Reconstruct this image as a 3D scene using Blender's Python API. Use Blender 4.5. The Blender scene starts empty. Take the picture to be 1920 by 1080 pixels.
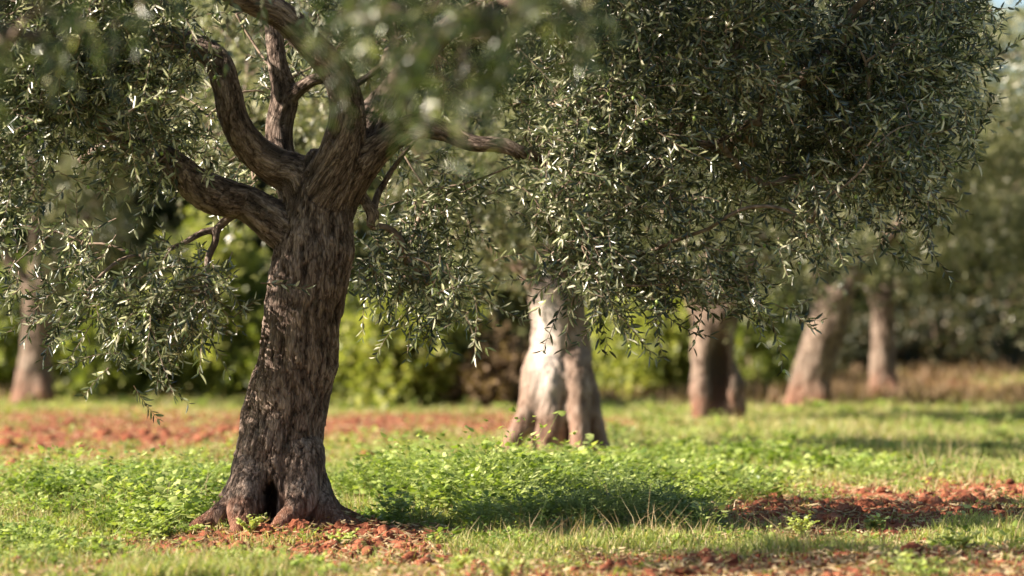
import bpy, math, random
import numpy as np
from mathutils import Vector

R = math.radians
scene = bpy.context.scene
col = scene.collection

# ------------------------------------------------------------------ camera
FPX = 5333.0            # focal length in photo pixels (1920 wide)
CAMZ, HOR = 1.08, 600.0
cam_d = bpy.data.cameras.new("camera")
cam = bpy.data.objects.new("camera", cam_d)
col.objects.link(cam)
cam_d.sensor_width = 36.0
cam_d.lens = 100.0
cam_d.clip_start = 0.1
cam_d.clip_end = 2000.0
cam.location = (0, 0, CAMZ)
cam.rotation_euler = (R(90) + math.atan((HOR - 540) / FPX), 0, 0)
cam_d.dof.use_dof = True
cam_d.dof.focus_distance = 14.85
cam_d.dof.aperture_fstop = 1.35
scene.camera = cam

# ------------------------------------------------------------------ light
SUN_DIR = Vector((-0.985, -0.14, 0.0)).normalized()
EL = R(30)
SUN_DIR = Vector((SUN_DIR.x * math.cos(EL), SUN_DIR.y * math.cos(EL), math.sin(EL)))
world = bpy.data.worlds.new("World")
scene.world = world
world.use_nodes = True
wn = world.node_tree
sky = wn.nodes.new("ShaderNodeTexSky")
sky.sky_type = 'NISHITA'
sky.sun_disc = False
sky.sun_elevation = EL
sky.sun_rotation = math.atan2(SUN_DIR.x, SUN_DIR.y)
wn.links.new(sky.outputs[0], wn.nodes["Background"].inputs[0])
wn.nodes["Background"].inputs[1].default_value = 0.052
sun_d = bpy.data.lights.new("sun", 'SUN')
sun_d.energy = 5.0
sun_d.angle = R(0.5)
sun_d.color = (1.0, 0.88, 0.74)
sun = bpy.data.objects.new("sun", sun_d)
sun.rotation_euler = SUN_DIR.to_track_quat('Z', 'Y').to_euler()
sun.location = (-20, 0, 15)
col.objects.link(sun)
scene.view_settings.view_transform = 'Standard'
scene.view_settings.look = 'None'
scene.view_settings.exposure = 1.85
scene.view_settings.gamma = 1.0
cy = scene.cycles
cy.max_bounces = 6
cy.diffuse_bounces = 3
cy.glossy_bounces = 2
cy.transmission_bounces = 4
cy.transparent_max_bounces = 4
cy.caustics_reflective = False
cy.caustics_refractive = False
cy.use_denoising = True
cy.sample_clamp_indirect = 4.0

# ------------------------------------------------------------------ helpers
def P(x, y, d):
    """photo pixel + distance -> world point"""
    return np.array([(x - 960) / FPX * d, d, CAMZ + (HOR - y) / FPX * d])

def hash3(ix, iy, iz, seed):
    h = (ix.astype(np.int64) * 374761393 + iy.astype(np.int64) * 668265263 + iz.astype(np.int64) * 2147483647 + seed * 1274126177) & 0xFFFFFFFF
    h = ((h ^ (h >> 13)) * 1274126177) & 0xFFFFFFFF
    h = ((h ^ (h >> 16)) * 2246822519) & 0xFFFFFFFF
    return ((h ^ (h >> 15)) & 0xFFFF) / 65535.0

def noise3(p, seed=0):
    """value noise in [-1,1] at points p (n,3)"""
    f = np.floor(p)
    i = f.astype(np.int64)
    t = p - f
    t = t * t * (3 - 2 * t)
    out = 0
    for dx in (0, 1):
        wx = t[:, 0] if dx else 1 - t[:, 0]
        for dy in (0, 1):
            wy = t[:, 1] if dy else 1 - t[:, 1]
            for dz in (0, 1):
                wz = t[:, 2] if dz else 1 - t[:, 2]
                out = out + wx * wy * wz * hash3(i[:, 0] + dx, i[:, 1] + dy, i[:, 2] + dz, seed)
    return out * 2 - 1

def fbm(p, seed=0, oct=4, gain=0.5, lac=2.03):
    a, s, out = 1.0, 0.0, 0
    for k in range(oct):
        out = out + a * noise3(p * (lac ** k) + 17.3 * k, seed + k)
        s += a
        a *= gain
    return out / s

def n2(x, y, f, seed=0, oct=3):
    x = np.atleast_1d(np.asarray(x, float)); y = np.atleast_1d(np.asarray(y, float))
    return fbm(np.stack([x * f, y * f, np.zeros_like(x) + 0.37], 1), seed, oct)

def build(name, V, faces, mat=None, parent=None, attrs=None, smooth=False, mats=None, mi=None):
    """faces: list of (m,k) int arrays. attrs: {name: per-face float array}"""
    me = bpy.data.meshes.new(name)
    V = np.asarray(V, np.float32)
    me.vertices.add(len(V))
    me.vertices.foreach_set("co", V.ravel())
    idx = np.concatenate([f.ravel() for f in faces]).astype(np.int32)
    tot = np.concatenate([np.full(len(f), f.shape[1]) for f in faces])
    start = np.concatenate([[0], np.cumsum(tot)[:-1]]).astype(np.int32)
    me.loops.add(len(idx))
    me.loops.foreach_set("vertex_index", idx)
    me.polygons.add(len(start))
    me.polygons.foreach_set("loop_start", start)
    if smooth:
        me.polygons.foreach_set("use_smooth", np.ones(len(start), bool))
    me.update(calc_edges=True)
    for k, a in (attrs or {}).items():
        a = np.asarray(a, np.float32)
        if a.ndim == 2:
            at = me.attributes.new(k, 'FLOAT_VECTOR', 'POINT'); at.data.foreach_set("vector", a.ravel())
        elif len(a) == len(V) and len(a) != len(start):
            at = me.attributes.new(k, 'FLOAT', 'POINT'); at.data.foreach_set("value", a)
        else:
            at = me.attributes.new(k, 'FLOAT', 'FACE'); at.data.foreach_set("value", a)
    if mat: me.materials.append(mat)
    for m_ in mats or []: me.materials.append(m_)
    if mi is not None: me.polygons.foreach_set('material_index', np.asarray(mi, np.int32))
    o = bpy.data.objects.new(name, me)
    col.objects.link(o)
    if parent: o.parent = parent
    return o

def tag(o, label, cat, group=None, kind=None):
    if label: o["label"] = label
    if cat: o["category"] = cat
    if group: o["group"] = group
    if kind: o["kind"] = kind
    return o

def thing(name, loc, label, cat, group=None):
    o = bpy.data.objects.new(name, None)
    o.empty_display_size = 0.2
    o.location = Vector([float(v) for v in loc])
    col.objects.link(o)
    return tag(o, label, cat, group)

def unit(v):
    return v / np.maximum(np.linalg.norm(v, axis=-1, keepdims=True), 1e-9)

def catmull(pts, step):
    """pts (n,4): xyz + radius -> resampled"""
    pts = np.asarray(pts, float)
    if len(pts) < 3:
        k = max(2, int(np.linalg.norm(pts[1, :3] - pts[0, :3]) / step) + 1)
        t = np.linspace(0, 1, k)[:, None]
        return pts[0] * (1 - t) + pts[-1] * t
    q = np.vstack([2 * pts[0] - pts[1], pts, 2 * pts[-1] - pts[-2]])
    out = []
    for i in range(1, len(q) - 2):
        k = max(2, int(np.linalg.norm(q[i + 1, :3] - q[i, :3]) / step) + 1)
        t = np.linspace(0, 1, k, endpoint=False)[:, None]
        out.append(0.5 * ((2 * q[i]) + (-q[i - 1] + q[i + 1]) * t + (2 * q[i - 1] - 5 * q[i] + 4 * q[i + 1] - q[i + 2]) * t ** 2 + (-q[i - 1] + 3 * q[i] - 3 * q[i + 1] + q[i + 2]) * t ** 3))
    out.append(pts[-1:])
    return np.vstack(out)

def tube(path, sides, off=0):
    """path (n,4) -> verts, quads, tris(cap)"""
    c, r = path[:, :3], np.maximum(path[:, 3], 1e-4)
    T = unit(np.gradient(c, axis=0))
    n = np.zeros_like(T)
    a = np.array([0, 1.0, 0.15])
    for i in range(len(T)):
        a = a - T[i] * a.dot(T[i]); a = a / max(np.linalg.norm(a), 1e-6)
        n[i] = a
    b = np.cross(T, n)
    ang = np.linspace(0, 2 * np.pi, sides, endpoint=False)
    V = c[:, None] + r[:, None, None] * (np.cos(ang)[None, :, None] * n[:, None] + np.sin(ang)[None, :, None] * b[:, None])
    V = V.reshape(-1, 3)
    m = len(c)
    i, j = np.meshgrid(np.arange(m - 1), np.arange(sides), indexing='ij')
    j2 = (j + 1) % sides
    Q = np.stack([i * sides + j, i * sides + j2, (i + 1) * sides + j2, (i + 1) * sides + j], -1).reshape(-1, 4)
    V = np.vstack([V, c[:1] - T[:1] * r[0] * 0.5, c[-1:] + T[-1:] * r[-1] * 0.5])
    k0, k1 = m * sides, m * sides + 1
    jj = np.arange(sides); jn = (jj + 1) % sides
    Tr = np.vstack([np.stack([np.full(sides, k0), jn, jj], 1), np.stack([np.full(sides, k1), (m - 1) * sides + jj, (m - 1) * sides + jn], 1)])
    return V, Q + off, Tr + off

def tubes(paths, sides):
    Vs, Qs, Ts, off = [], [], [], 0
    for p in paths:
        v, q, t = tube(p, sides, off)
        Vs.append(v); Qs.append(q); Ts.append(t); off += len(v)
    return np.vstack(Vs), np.vstack(Qs), np.vstack(Ts)

# ------------------------------------------------------------------ materials
def mat_new(name):
    m = bpy.data.materials.new(name); m.use_nodes = True
    nt = m.node_tree
    return m, nt, nt.nodes, nt.links, nt.nodes["Principled BSDF"], nt.nodes["Material Output"]

def ramp(N, stops, fac=None, L=None):
    r = N.new("ShaderNodeValToRGB")
    els = r.color_ramp.elements
    els[0].position = stops[0][0]; els[0].color = (*stops[0][1], 1)
    els[1].position = stops[-1][0]; els[1].color = (*stops[-1][1], 1)
    for p, c in stops[1:-1]:
        e = els.new(p); e.color = (*c, 1)
    if fac is not None: L.new(fac, r.inputs[0])
    return r

def leaf_mat(name, stops, rough=0.45, trans=0.35, spec=0.5, tcol=1.5, tb=0.45):
    m, nt, N, L, B, O = mat_new(name)
    a = N.new("ShaderNodeAttribute"); a.attribute_name = "tint"
    r = ramp(N, stops, a.outputs["Fac"], L)
    L.new(r.outputs[0], B.inputs["Base Color"])
    B.inputs["Roughness"].default_value = rough
    B.inputs["Specular IOR Level"].default_value = spec
    t = N.new("ShaderNodeBsdfTranslucent")
    g = N.new("ShaderNodeMix"); g.data_type = 'RGBA'; g.blend_type = 'MULTIPLY'; g.inputs[0].default_value = 1
    L.new(r.outputs[0], g.inputs[6]); g.inputs[7].default_value = (tcol, tcol * 1.07, tcol * tb, 1)
    L.new(g.outputs[2], t.inputs[0])
    mx = N.new("ShaderNodeMixShader"); mx.inputs[0].default_value = trans
    L.new(B.outputs[0], mx.inputs[1]); L.new(t.outputs[0], mx.inputs[2])
    L.new(mx.outputs[0], O.inputs[0])
    return m

OLIVE = [(0.0, (0.016, 0.026, 0.013)), (0.40, (0.058, 0.074, 0.032)), (0.62, (0.19, 0.21, 0.10)), (0.82, (0.44, 0.43, 0.30)), (1.0, (0.60, 0.57, 0.44))]
m_leaf = leaf_mat("olive_leaf", OLIVE, 0.30, 0.32, 0.9, 1.7, .8)
m_leaf_far = leaf_mat("olive_leaf_far", [(0.0, (0.040, 0.055, 0.022)), (0.5, (0.115, 0.130, 0.050)), (0.8, (0.23, 0.23, 0.11)), (1.0, (0.50, 0.46, 0.32))], 0.40, 0.28, 0.6, 1.5, .75)
m_leaf_near = leaf_mat("olive_leaf_near", [(0.0, (0.018, 0.032, 0.012)), (0.5, (0.050, 0.075, 0.022)), (0.85, (0.13, 0.17, 0.045)), (1.0, (0.45, 0.45, 0.22))], 0.28, 0.3, 0.9)
m_bush = leaf_mat("shrub_leaf", [(0.0, (0.030, 0.046, 0.012)), (0.5, (0.13, 0.16, 0.034)), (1.0, (0.34, 0.35, 0.09))], 0.5, 0.35, 0.4)
m_bush_y = leaf_mat("yellow_green_leaf", [(0.0, (0.085, 0.108, 0.020)), (0.5, (0.26, 0.285, 0.070)), (1.0, (0.48, 0.46, 0.17))], 0.5, 0.4, 0.4)
m_dry = leaf_mat("dry_leaf", [(0.0, (0.06, 0.038, 0.022)), (0.5, (0.15, 0.10, 0.055)), (1.0, (0.32, 0.22, 0.14))], 0.7, 0.25, 0.2)
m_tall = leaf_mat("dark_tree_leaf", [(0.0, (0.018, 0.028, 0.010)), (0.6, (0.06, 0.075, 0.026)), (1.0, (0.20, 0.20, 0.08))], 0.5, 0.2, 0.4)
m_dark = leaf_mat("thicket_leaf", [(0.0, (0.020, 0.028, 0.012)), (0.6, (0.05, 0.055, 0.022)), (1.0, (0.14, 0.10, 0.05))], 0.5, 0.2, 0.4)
m_grass = leaf_mat("grass_blade", [(0.0, (0.12, 0.155, 0.04)), (0.45, (0.30, 0.335, 0.105)), (0.75, (0.45, 0.45, 0.20)), (0.88, (0.46, 0.38, 0.20)), (1.0, (0.55, 0.42, 0.28))], 0.5, 0.4, 0.3, 1.3)
m_weed = leaf_mat("weed_leaf", [(0.0, (0.11, 0.17, 0.035)), (0.5, (0.28, 0.36, 0.08)), (1.0, (0.48, 0.52, 0.20))], 0.45, 0.35, 0.4, 1.3)
m_weed_blue = leaf_mat("feathery_weed_leaf", [(0.0, (0.08, 0.125, 0.04)), (0.5, (0.21, 0.28, 0.09)), (1.0, (0.42, 0.46, 0.19))], 0.5, 0.3, 0.4, 1.3)
m_straw = leaf_mat("straw", [(0.0, (0.16, 0.10, 0.05)), (0.5, (0.34, 0.24, 0.13)), (1.0, (0.55, 0.45, 0.28))], 0.7, 0.25, 0.2)

def bark_mat(name, cols, dirt_h=0.3, dirt=0.8, scale=1.0, bump=0.6, pale=None):
    """cols dark, mid, light. Uses attribute barkco: position with the limb axis squeezed, and crev: fissure depth"""
    m, nt, N, L, B, O = mat_new(name)
    a = N.new("ShaderNodeAttribute"); a.attribute_name = "barkco"
    cr = N.new("ShaderNodeAttribute"); cr.attribute_name = "crev"
    n1 = N.new("ShaderNodeTexNoise"); n1.inputs["Scale"].default_value = 60 * scale; n1.inputs["Detail"].default_value = 6; n1.inputs["Roughness"].default_value = 0.65
    L.new(a.outputs["Vector"], n1.inputs["Vector"])
    n2_ = N.new("ShaderNodeTexNoise"); n2_.inputs["Scale"].default_value = 6 * scale; n2_.inputs["Detail"].default_value = 4
    L.new(a.outputs["Vector"], n2_.inputs["Vector"])
    vo = N.new("ShaderNodeTexVoronoi"); vo.feature = 'DISTANCE_TO_EDGE'; vo.inputs["Scale"].default_value = 45 * scale
    wv = N.new("ShaderNodeVectorMath"); wv.operation = 'MULTIPLY_ADD'
    L.new(n1.outputs["Color"], wv.inputs[0]); wv.inputs[1].default_value = (0.012, 0.012, 0.012); L.new(a.outputs["Vector"], wv.inputs[2])
    L.new(wv.outputs[0], vo.inputs["Vector"])
    ve = ramp(N, [(0.0, (0, 0, 0)), (0.16, (1, 1, 1))], vo.outputs["Distance"], L)
    # height
    h1 = N.new("ShaderNodeMath"); h1.operation = 'MULTIPLY_ADD'
    L.new(n1.outputs[0], h1.inputs[0]); h1.inputs[1].default_value = 1.1
    L.new(ve.outputs[0], h1.inputs[2])
    c1 = N.new("ShaderNodeMath"); c1.operation = 'MULTIPLY_ADD'      # colour value
    L.new(n1.outputs[0], c1.inputs[0]); c1.inputs[1].default_value = 0.75
    L.new(cr.outputs["Fac"], c1.inputs[2])
    c2 = N.new("ShaderNodeMath"); c2.operation = 'MULTIPLY_ADD'
    L.new(ve.outputs[0], c2.inputs[0]); c2.inputs[1].default_value = 0.22; L.new(c1.outputs[0], c2.inputs[2])
    c3 = N.new("ShaderNodeMath"); c3.operation = 'MULTIPLY_ADD'
    L.new(n2_.outputs[0], c3.inputs[0]); c3.inputs[1].default_value = 0.5; L.new(c2.outputs[0], c3.inputs[2])
    r = ramp(N, [(0.50, cols[0]), (0.95, cols[1]), (1.0, cols[2])], None, L)
    mr = N.new("ShaderNodeMapRange"); mr.inputs[1].default_value = 0.5; mr.inputs[2].default_value = 1.75
    L.new(c3.outputs[0], mr.inputs[0])
    r.color_ramp.elements[0].position = 0.05; r.color_ramp.elements[1].position = 0.5; r.color_ramp.elements[2].position = 0.92
    L.new(mr.outputs[0], r.inputs[0])
    lm = N.new("ShaderNodeMapRange"); lm.inputs[1].default_value = 0.56; lm.inputs[2].default_value = 0.68; lm.inputs[4].default_value = 0.25
    n8 = N.new("ShaderNodeTexNoise"); n8.inputs["Scale"].default_value = 9 * scale; n8.inputs["Detail"].default_value = 7; n8.inputs["Roughness"].default_value = 0.7
    g8 = N.new("ShaderNodeNewGeometry"); L.new(g8.outputs["Position"], n8.inputs["Vector"]); L.new(n8.outputs[0], lm.inputs[0])
    lx = N.new("ShaderNodeMix"); lx.data_type = 'RGBA'; L.new(lm.outputs[0], lx.inputs[0]); L.new(r.outputs[0], lx.inputs[6]); lx.inputs[7].default_value = (0.24, 0.225, 0.19, 1)
    colr = lx.outputs[2]
    if pale:
        pa = N.new("ShaderNodeAttribute"); pa.attribute_name = "pale"
        mp = N.new("ShaderNodeMix"); mp.data_type = 'RGBA'; L.new(pa.outputs["Fac"], mp.inputs[0])
        L.new(colr, mp.inputs[6]); mp.inputs[7].default_value = (*pale, 1); colr = mp.outputs[2]
    # red soil dust rubbed on the foot of the trunk
    g = N.new("ShaderNodeNewGeometry"); sp = N.new("ShaderNodeSeparateXYZ"); L.new(g.outputs["Position"], sp.inputs[0])
    n3 = N.new("ShaderNodeTexNoise"); n3.inputs["Scale"].default_value = 9; n3.inputs["Detail"].default_value = 5
    L.new(g.outputs["Position"], n3.inputs["Vector"])
    ad = N.new("ShaderNodeMath"); ad.operation = 'MULTIPLY_ADD'; L.new(n3.outputs[0], ad.inputs[0]); ad.inputs[1].default_value = -dirt_h * 1.3; L.new(sp.outputs[2], ad.inputs[2])
    dm = N.new("ShaderNodeMapRange"); dm.inputs[1].default_value = dirt_h * 0.28 ; dm.inputs[2].default_value = -dirt_h * 0.62; dm.inputs[3].default_value = 0; dm.inputs[4].default_value = dirt
    L.new(ad.outputs[0], dm.inputs[0])
    mx = N.new("ShaderNodeMix"); mx.data_type = 'RGBA'; L.new(dm.outputs[0], mx.inputs[0]); L.new(colr, mx.inputs[6]); mx.inputs[7].default_value = (0.22, 0.085, 0.045, 1)
    L.new(mx.outputs[2], B.inputs["Base Color"])
    B.inputs["Roughness"].default_value = 0.9
    B.inputs["Specular IOR Level"].default_value = 0.2
    b = N.new("ShaderNodeBump"); b.inputs["Strength"].default_value = bump; b.inputs["Distance"].default_value = 0.008
    L.new(h1.outputs[0], b.inputs["Height"]); L.new(b.outputs[0], B.inputs["Normal"])
    return m

m_bark = bark_mat("olive_bark", [(0.028, 0.019, 0.014), (0.130, 0.092, 0.072), (0.32, 0.245, 0.20)], 0.20, 0.75, 1.5, 0.8)
m_bark_pale = bark_mat("pale_olive_bark", [(0.07, 0.042, 0.030), (0.20, 0.135, 0.10), (0.33, 0.245, 0.195)], 0.45, 0.5, 0.6, 0.5, pale=(0.50, 0.43, 0.38))
m_bark_far = bark_mat("grey_olive_bark", [(0.05, 0.034, 0.025), (0.155, 0.112, 0.085), (0.26, 0.20, 0.155)], 0.5, 0.6, 0.6, 0.5)

m_twig, nt, N, L, B, O = mat_new("twig_bark")
tc = N.new("ShaderNodeTexCoord"); nz = N.new("ShaderNodeTexNoise"); nz.inputs["Scale"].default_value = 25
L.new(tc.outputs["Object"], nz.inputs["Vector"])
rr = ramp(N, [(0.3, (0.09, 0.06, 0.042)), (0.7, (0.30, 0.215, 0.16))], nz.outputs[0], L)
L.new(rr.outputs[0], B.inputs["Base Color"]); B.inputs["Roughness"].default_value = 0.8

m_fruit, nt, N, L, B, O = mat_new("green_olive_skin")
tc = N.new("ShaderNodeTexCoord"); nz = N.new("ShaderNodeTexNoise"); nz.inputs["Scale"].default_value = 30
L.new(tc.outputs["Object"], nz.inputs["Vector"])
rr = ramp(N, [(0.3, (0.14, 0.24, 0.04)), (0.7, (0.30, 0.40, 0.09))], nz.outputs[0], L)
L.new(rr.outputs[0], B.inputs["Base Color"]); B.inputs["Roughness"].default_value = 0.35

def soil_nodes(N, L, vec):
    a = N.new("ShaderNodeTexNoise"); a.inputs["Scale"].default_value = 7; a.inputs["Detail"].default_value = 8; a.inputs["Roughness"].default_value = 0.65
    L.new(vec, a.inputs["Vector"])
    return a, ramp(N, [(0.28, (0.075, 0.028, 0.018)), (0.45, (0.19, 0.062, 0.033)), (0.58, (0.28, 0.105, 0.058)), (0.74, (0.42, 0.24, 0.16))], a.outputs[0], L)

m_soil, nt, N, L, B, O = mat_new("red_soil")
tc = N.new("ShaderNodeNewGeometry")
a_, r_ = soil_nodes(N, L, tc.outputs["Position"])
L.new(r_.outputs[0], B.inputs["Base Color"]); B.inputs["Roughness"].default_value = 0.95; B.inputs["Specular IOR Level"].default_value = 0.1
bp = N.new("ShaderNodeBump"); bp.inputs["Strength"].default_value = 0.8; bp.inputs["Distance"].default_value = 0.02
n5 = N.new("ShaderNodeTexNoise"); n5.inputs["Scale"].default_value = 60; n5.inputs["Detail"].default_value = 6
L.new(tc.outputs["Position"], n5.inputs["Vector"]); L.new(n5.outputs[0], bp.inputs["Height"]); L.new(bp.outputs[0], B.inputs["Normal"])

m_stone, nt, N, L, B, O = mat_new("pale_limestone")
tc = N.new("ShaderNodeNewGeometry"); nz = N.new("ShaderNodeTexNoise"); nz.inputs["Scale"].default_value = 30; nz.inputs["Detail"].default_value = 6
L.new(tc.outputs["Position"], nz.inputs["Vector"])
rr = ramp(N, [(0.3, (0.30, 0.16, 0.10)), (0.6, (0.52, 0.44, 0.36))], nz.outputs[0], L)
L.new(rr.outputs[0], B.inputs["Base Color"]); B.inputs["Roughness"].default_value = 0.9

m_ground, nt, N, L, B, O = mat_new("orchard_ground")
tc = N.new("ShaderNodeNewGeometry")
a_, r_ = soil_nodes(N, L, tc.outputs["Position"])
at = N.new("ShaderNodeAttribute"); at.attribute_name = "soil"
n6 = N.new("ShaderNodeTexNoise"); n6.inputs["Scale"].default_value = 14; n6.inputs["Detail"].default_value = 6
L.new(tc.outputs["Position"], n6.inputs["Vector"])
gr = ramp(N, [(0.3, (0.09, 0.11, 0.03)), (0.5, (0.18, 0.20, 0.06)), (0.7, (0.30, 0.22, 0.12))], n6.outputs[0], L)
sm = N.new("ShaderNodeMath"); sm.operation = 'MULTIPLY_ADD'; L.new(n6.outputs[0], sm.inputs[0]); sm.inputs[1].default_value = 1.2; L.new(at.outputs["Fac"], sm.inputs[2])
s2 = N.new("ShaderNodeMapRange"); s2.inputs[1].default_value = 0.75; s2.inputs[2].default_value = 1.05; L.new(sm.outputs[0], s2.inputs[0])
mx = N.new("ShaderNodeMix"); mx.data_type = 'RGBA'; L.new(s2.outputs[0], mx.inputs[0]); L.new(gr.outputs[0], mx.inputs[6]); L.new(r_.outputs[0], mx.inputs[7])
L.new(mx.outputs[2], B.inputs["Base Color"]); B.inputs["Roughness"].default_value = 0.95; B.inputs["Specular IOR Level"].default_value = 0.1
bp = N.new("ShaderNodeBump"); bp.inputs["Strength"].default_value = 0.8; bp.inputs["Distance"].default_value = 0.02
L.new(n6.outputs[0], bp.inputs["Height"]); L.new(bp.outputs[0], B.inputs["Normal"])

# ------------------------------------------------------------------ ground
def blob(x, y, cx, cy_, rx, ry, soft=0.35):
    d = np.sqrt(((x - cx) / rx) ** 2 + ((y - cy_) / ry) ** 2)
    return np.clip((1 + soft - d) / (2 * soft), 0, 1)

def soil_mask(x, y):
    """1 = bare red earth, 0 = covered"""
    x = np.asarray(x, float); y = np.asarray(y, float)
    xx = x + 0.5 * n2(x, y, 0.9, 5, 2).reshape(x.shape); yy = y + 0.9 * n2(x, y, 0.7, 9, 2).reshape(y.shape)
    s = 0
    s = np.maximum(s, .85 * blob(xx, yy, -4.4, 26.4, 3.6, 7.4))          # left band behind
    s = np.maximum(s, 1.0 * blob(xx, yy, -1.2, 29.5, 2.6, 3.6))
    s = np.maximum(s, 1.0 * blob(xx, yy, 1.95, 16.2, 1.0, 2.5))    # right patch
    s = np.maximum(s, 0.95 * blob(xx, yy, 3.2, 16.8, 0.9, 2.4))
    s = np.maximum(s, 1.0 * blob(xx, yy, -1.0, 14.0, 0.75, 0.95))  # round the main tree
    s = np.maximum(s, 0.85 * blob(xx, yy, -0.75, 13.0, 0.8, 0.8))
    s = np.maximum(s, 0.85 * blob(xx, yy, 0.9, 12.3, 2.8, 1.0))
    s = np.maximum(s, 0.55 * blob(xx, yy, 2.8, 14.2, 0.8, 0.6))
    s = np.maximum(s, 0.75 * blob(xx, yy, -1.6, 12.4, 0.9, 0.8))
    s = np.maximum(s, 0.45 * blob(xx, yy, 3.5, 44.0, 5.0, 7.0))
    s = s * np.clip(.95 + .9 * n2(x, y, 1.7, 27, 2).reshape(x.shape), .35, 1)
    return np.clip(s + 0.12 * n2(x, y, 3.0, 21, 3).reshape(x.shape), 0, 1)

def gz0(x, y):
    x = np.atleast_1d(np.asarray(x, float)); y = np.atleast_1d(np.asarray(y, float))
    z = 0.05 * n2(x, y, 0.45, 3, 2)
    z = z + 0.085 * np.exp(-(((x + 1.15) / 0.55) ** 2 + ((y - 14.75) / 0.6) ** 2))
    sm = lambda t: np.clip(t, 0, 1) ** 2 * (3 - 2 * np.clip(t, 0, 1))
    z = z + .42 * sm((y - 38.5) / 12) * sm((x - .5) / 6)      # the field rises towards the right
    z = z - 0.035 * np.exp(-(((x + 1.15) / 1.5) ** 2 + ((y - 14.9) / 1.5) ** 2))
    return z

def gz(x, y):
    s = soil_mask(np.atleast_1d(x), np.atleast_1d(y))
    z = gz0(x, y)
    c = n2(x, y, 7.0, 31, 4)
    c2_ = np.abs(n2(x, y, 16.0, 37, 3))
    return z + s * (0.055 * np.maximum(c, -0.15) + 0.05 * c2_) + 0.01 * c

def axis(dense_a, dense_b, step, far_a, far_b, g=1.045):
    mid = np.arange(dense_a, dense_b + step / 2, step)
    up, s, v = [], step, mid[-1]
    while v < far_b:
        s *= g; v += s; up.append(v)
    dn, s, v = [], step, mid[0]
    while v > far_a:
        s *= g * 1.03; v -= s; dn.append(v)
    return np.array(dn[::-1] + list(mid) + up)

gx = axis(-3.0, 3.8, 0.018, -400, 400, 1.04)
gy = axis(11.6, 21.0, 0.024, -200, 900, 1.02)
GX, GY = np.meshgrid(gx, gy, indexing='xy')
gzv = gz(GX.ravel(), GY.ravel())
V = np.stack([GX.ravel(), GY.ravel(), gzv], 1)
nx, ny = len(gx), len(gy)
i, j = np.meshgrid(np.arange(ny - 1), np.arange(nx - 1), indexing='ij')
Q = np.stack([i * nx + j, i * nx + j + 1, (i + 1) * nx + j + 1, (i + 1) * nx + j], -1).reshape(-1, 4)
ground = build("ground", V, [Q], m_ground, attrs={"soil": soil_mask(GX.ravel(), GY.ravel())}, smooth=True)
tag(ground, None, None, kind="structure")

# ------------------------------------------------------------------ leaves
def leaf_geo(B, D, S, Ln, W, two=True, fold=0.22):
    N_ = np.cross(D, S)
    Ln = Ln[:, None]; W = W[:, None]
    if two:
        pts = [B, B + D * .33 * Ln + S * .5 * W + N_ * fold * W, B + D * .7 * Ln + S * .40 * W + N_ * fold * .6 * W, B + D * Ln - N_ * .07 * Ln,
               B + D * .7 * Ln - S * .40 * W + N_ * fold * .6 * W, B + D * .33 * Ln - S * .5 * W + N_ * fold * W]
        V = np.stack(pts, 1).reshape(-1, 3)
        o = np.arange(len(B))[:, None] * 6
        Q = np.concatenate([o + [0, 1, 2, 3], o + [0, 3, 4, 5]], 1).reshape(-1, 4)
        return V, Q, 2
    pts = [B, B + D * .45 * Ln + S * .5 * W, B + D * Ln, B + D * .45 * Ln - S * .5 * W]
    V = np.stack(pts, 1).reshape(-1, 3)
    o = np.arange(len(B))[:, None] * 4
    return V, (o + [0, 1, 2, 3]).reshape(-1, 4), 1

def twig_leaves(rng, starts, dirs, Lt, nodes, lL, lW, droop=0.35, tl=None):
    """returns leaf arrays and twig paths. starts/dirs (n,3), Lt (n,)"""
    n = len(starts)
    t = np.linspace(0.12, 1, nodes)[None, :, None]
    Lt3 = Lt[:, None, None]
    bend = rng.normal(0, .18, (n, 1, 3))
    pos = starts[:, None] + dirs[:, None] * Lt3 * t + bend * Lt3 * t ** 2 - np.array([0, 0, 1.0]) * droop * Lt3 * t ** 2
    T = unit(dirs[:, None] + bend * 2 * t - np.array([0, 0, 1.0]) * droop * 2 * t)
    ref = unit(rng.normal(0, 1, (n, 1, 3)))
    E = unit(np.cross(T, ref)); F = np.cross(T, E)
    alt = (np.arange(nodes) % 2)[None, :, None]
    E2 = np.where(alt == 0, E, F)
    Bs, Ds, tt = [], [], []
    for s in (-1, 1):
        D = unit(T * .8 + s * E2 * .75 + rng.normal(0, .22, (n, nodes, 3)))
        Bs.append(pos); Ds.append(D)
    Bv = np.concatenate([b.reshape(-1, 3) for b in Bs]); Dv = np.concatenate([d.reshape(-1, 3) for d in Ds])
    m = len(Bv)
    S = unit(np.cross(Dv, rng.normal(0, 1, (m, 3))))
    Ln = lL * rng.uniform(.6, 1.15, m); W = lW * rng.uniform(.75, 1.2, m)
    k = 4
    tp = np.linspace(0, 1, k)[None, :, None]
    tw = starts[:, None] + dirs[:, None] * Lt3 * tp + bend * Lt3 * tp ** 2 - np.array([0, 0, 1.0]) * droop * Lt3 * tp ** 2
    return Bv, Dv, S, Ln, W, tw

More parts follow.
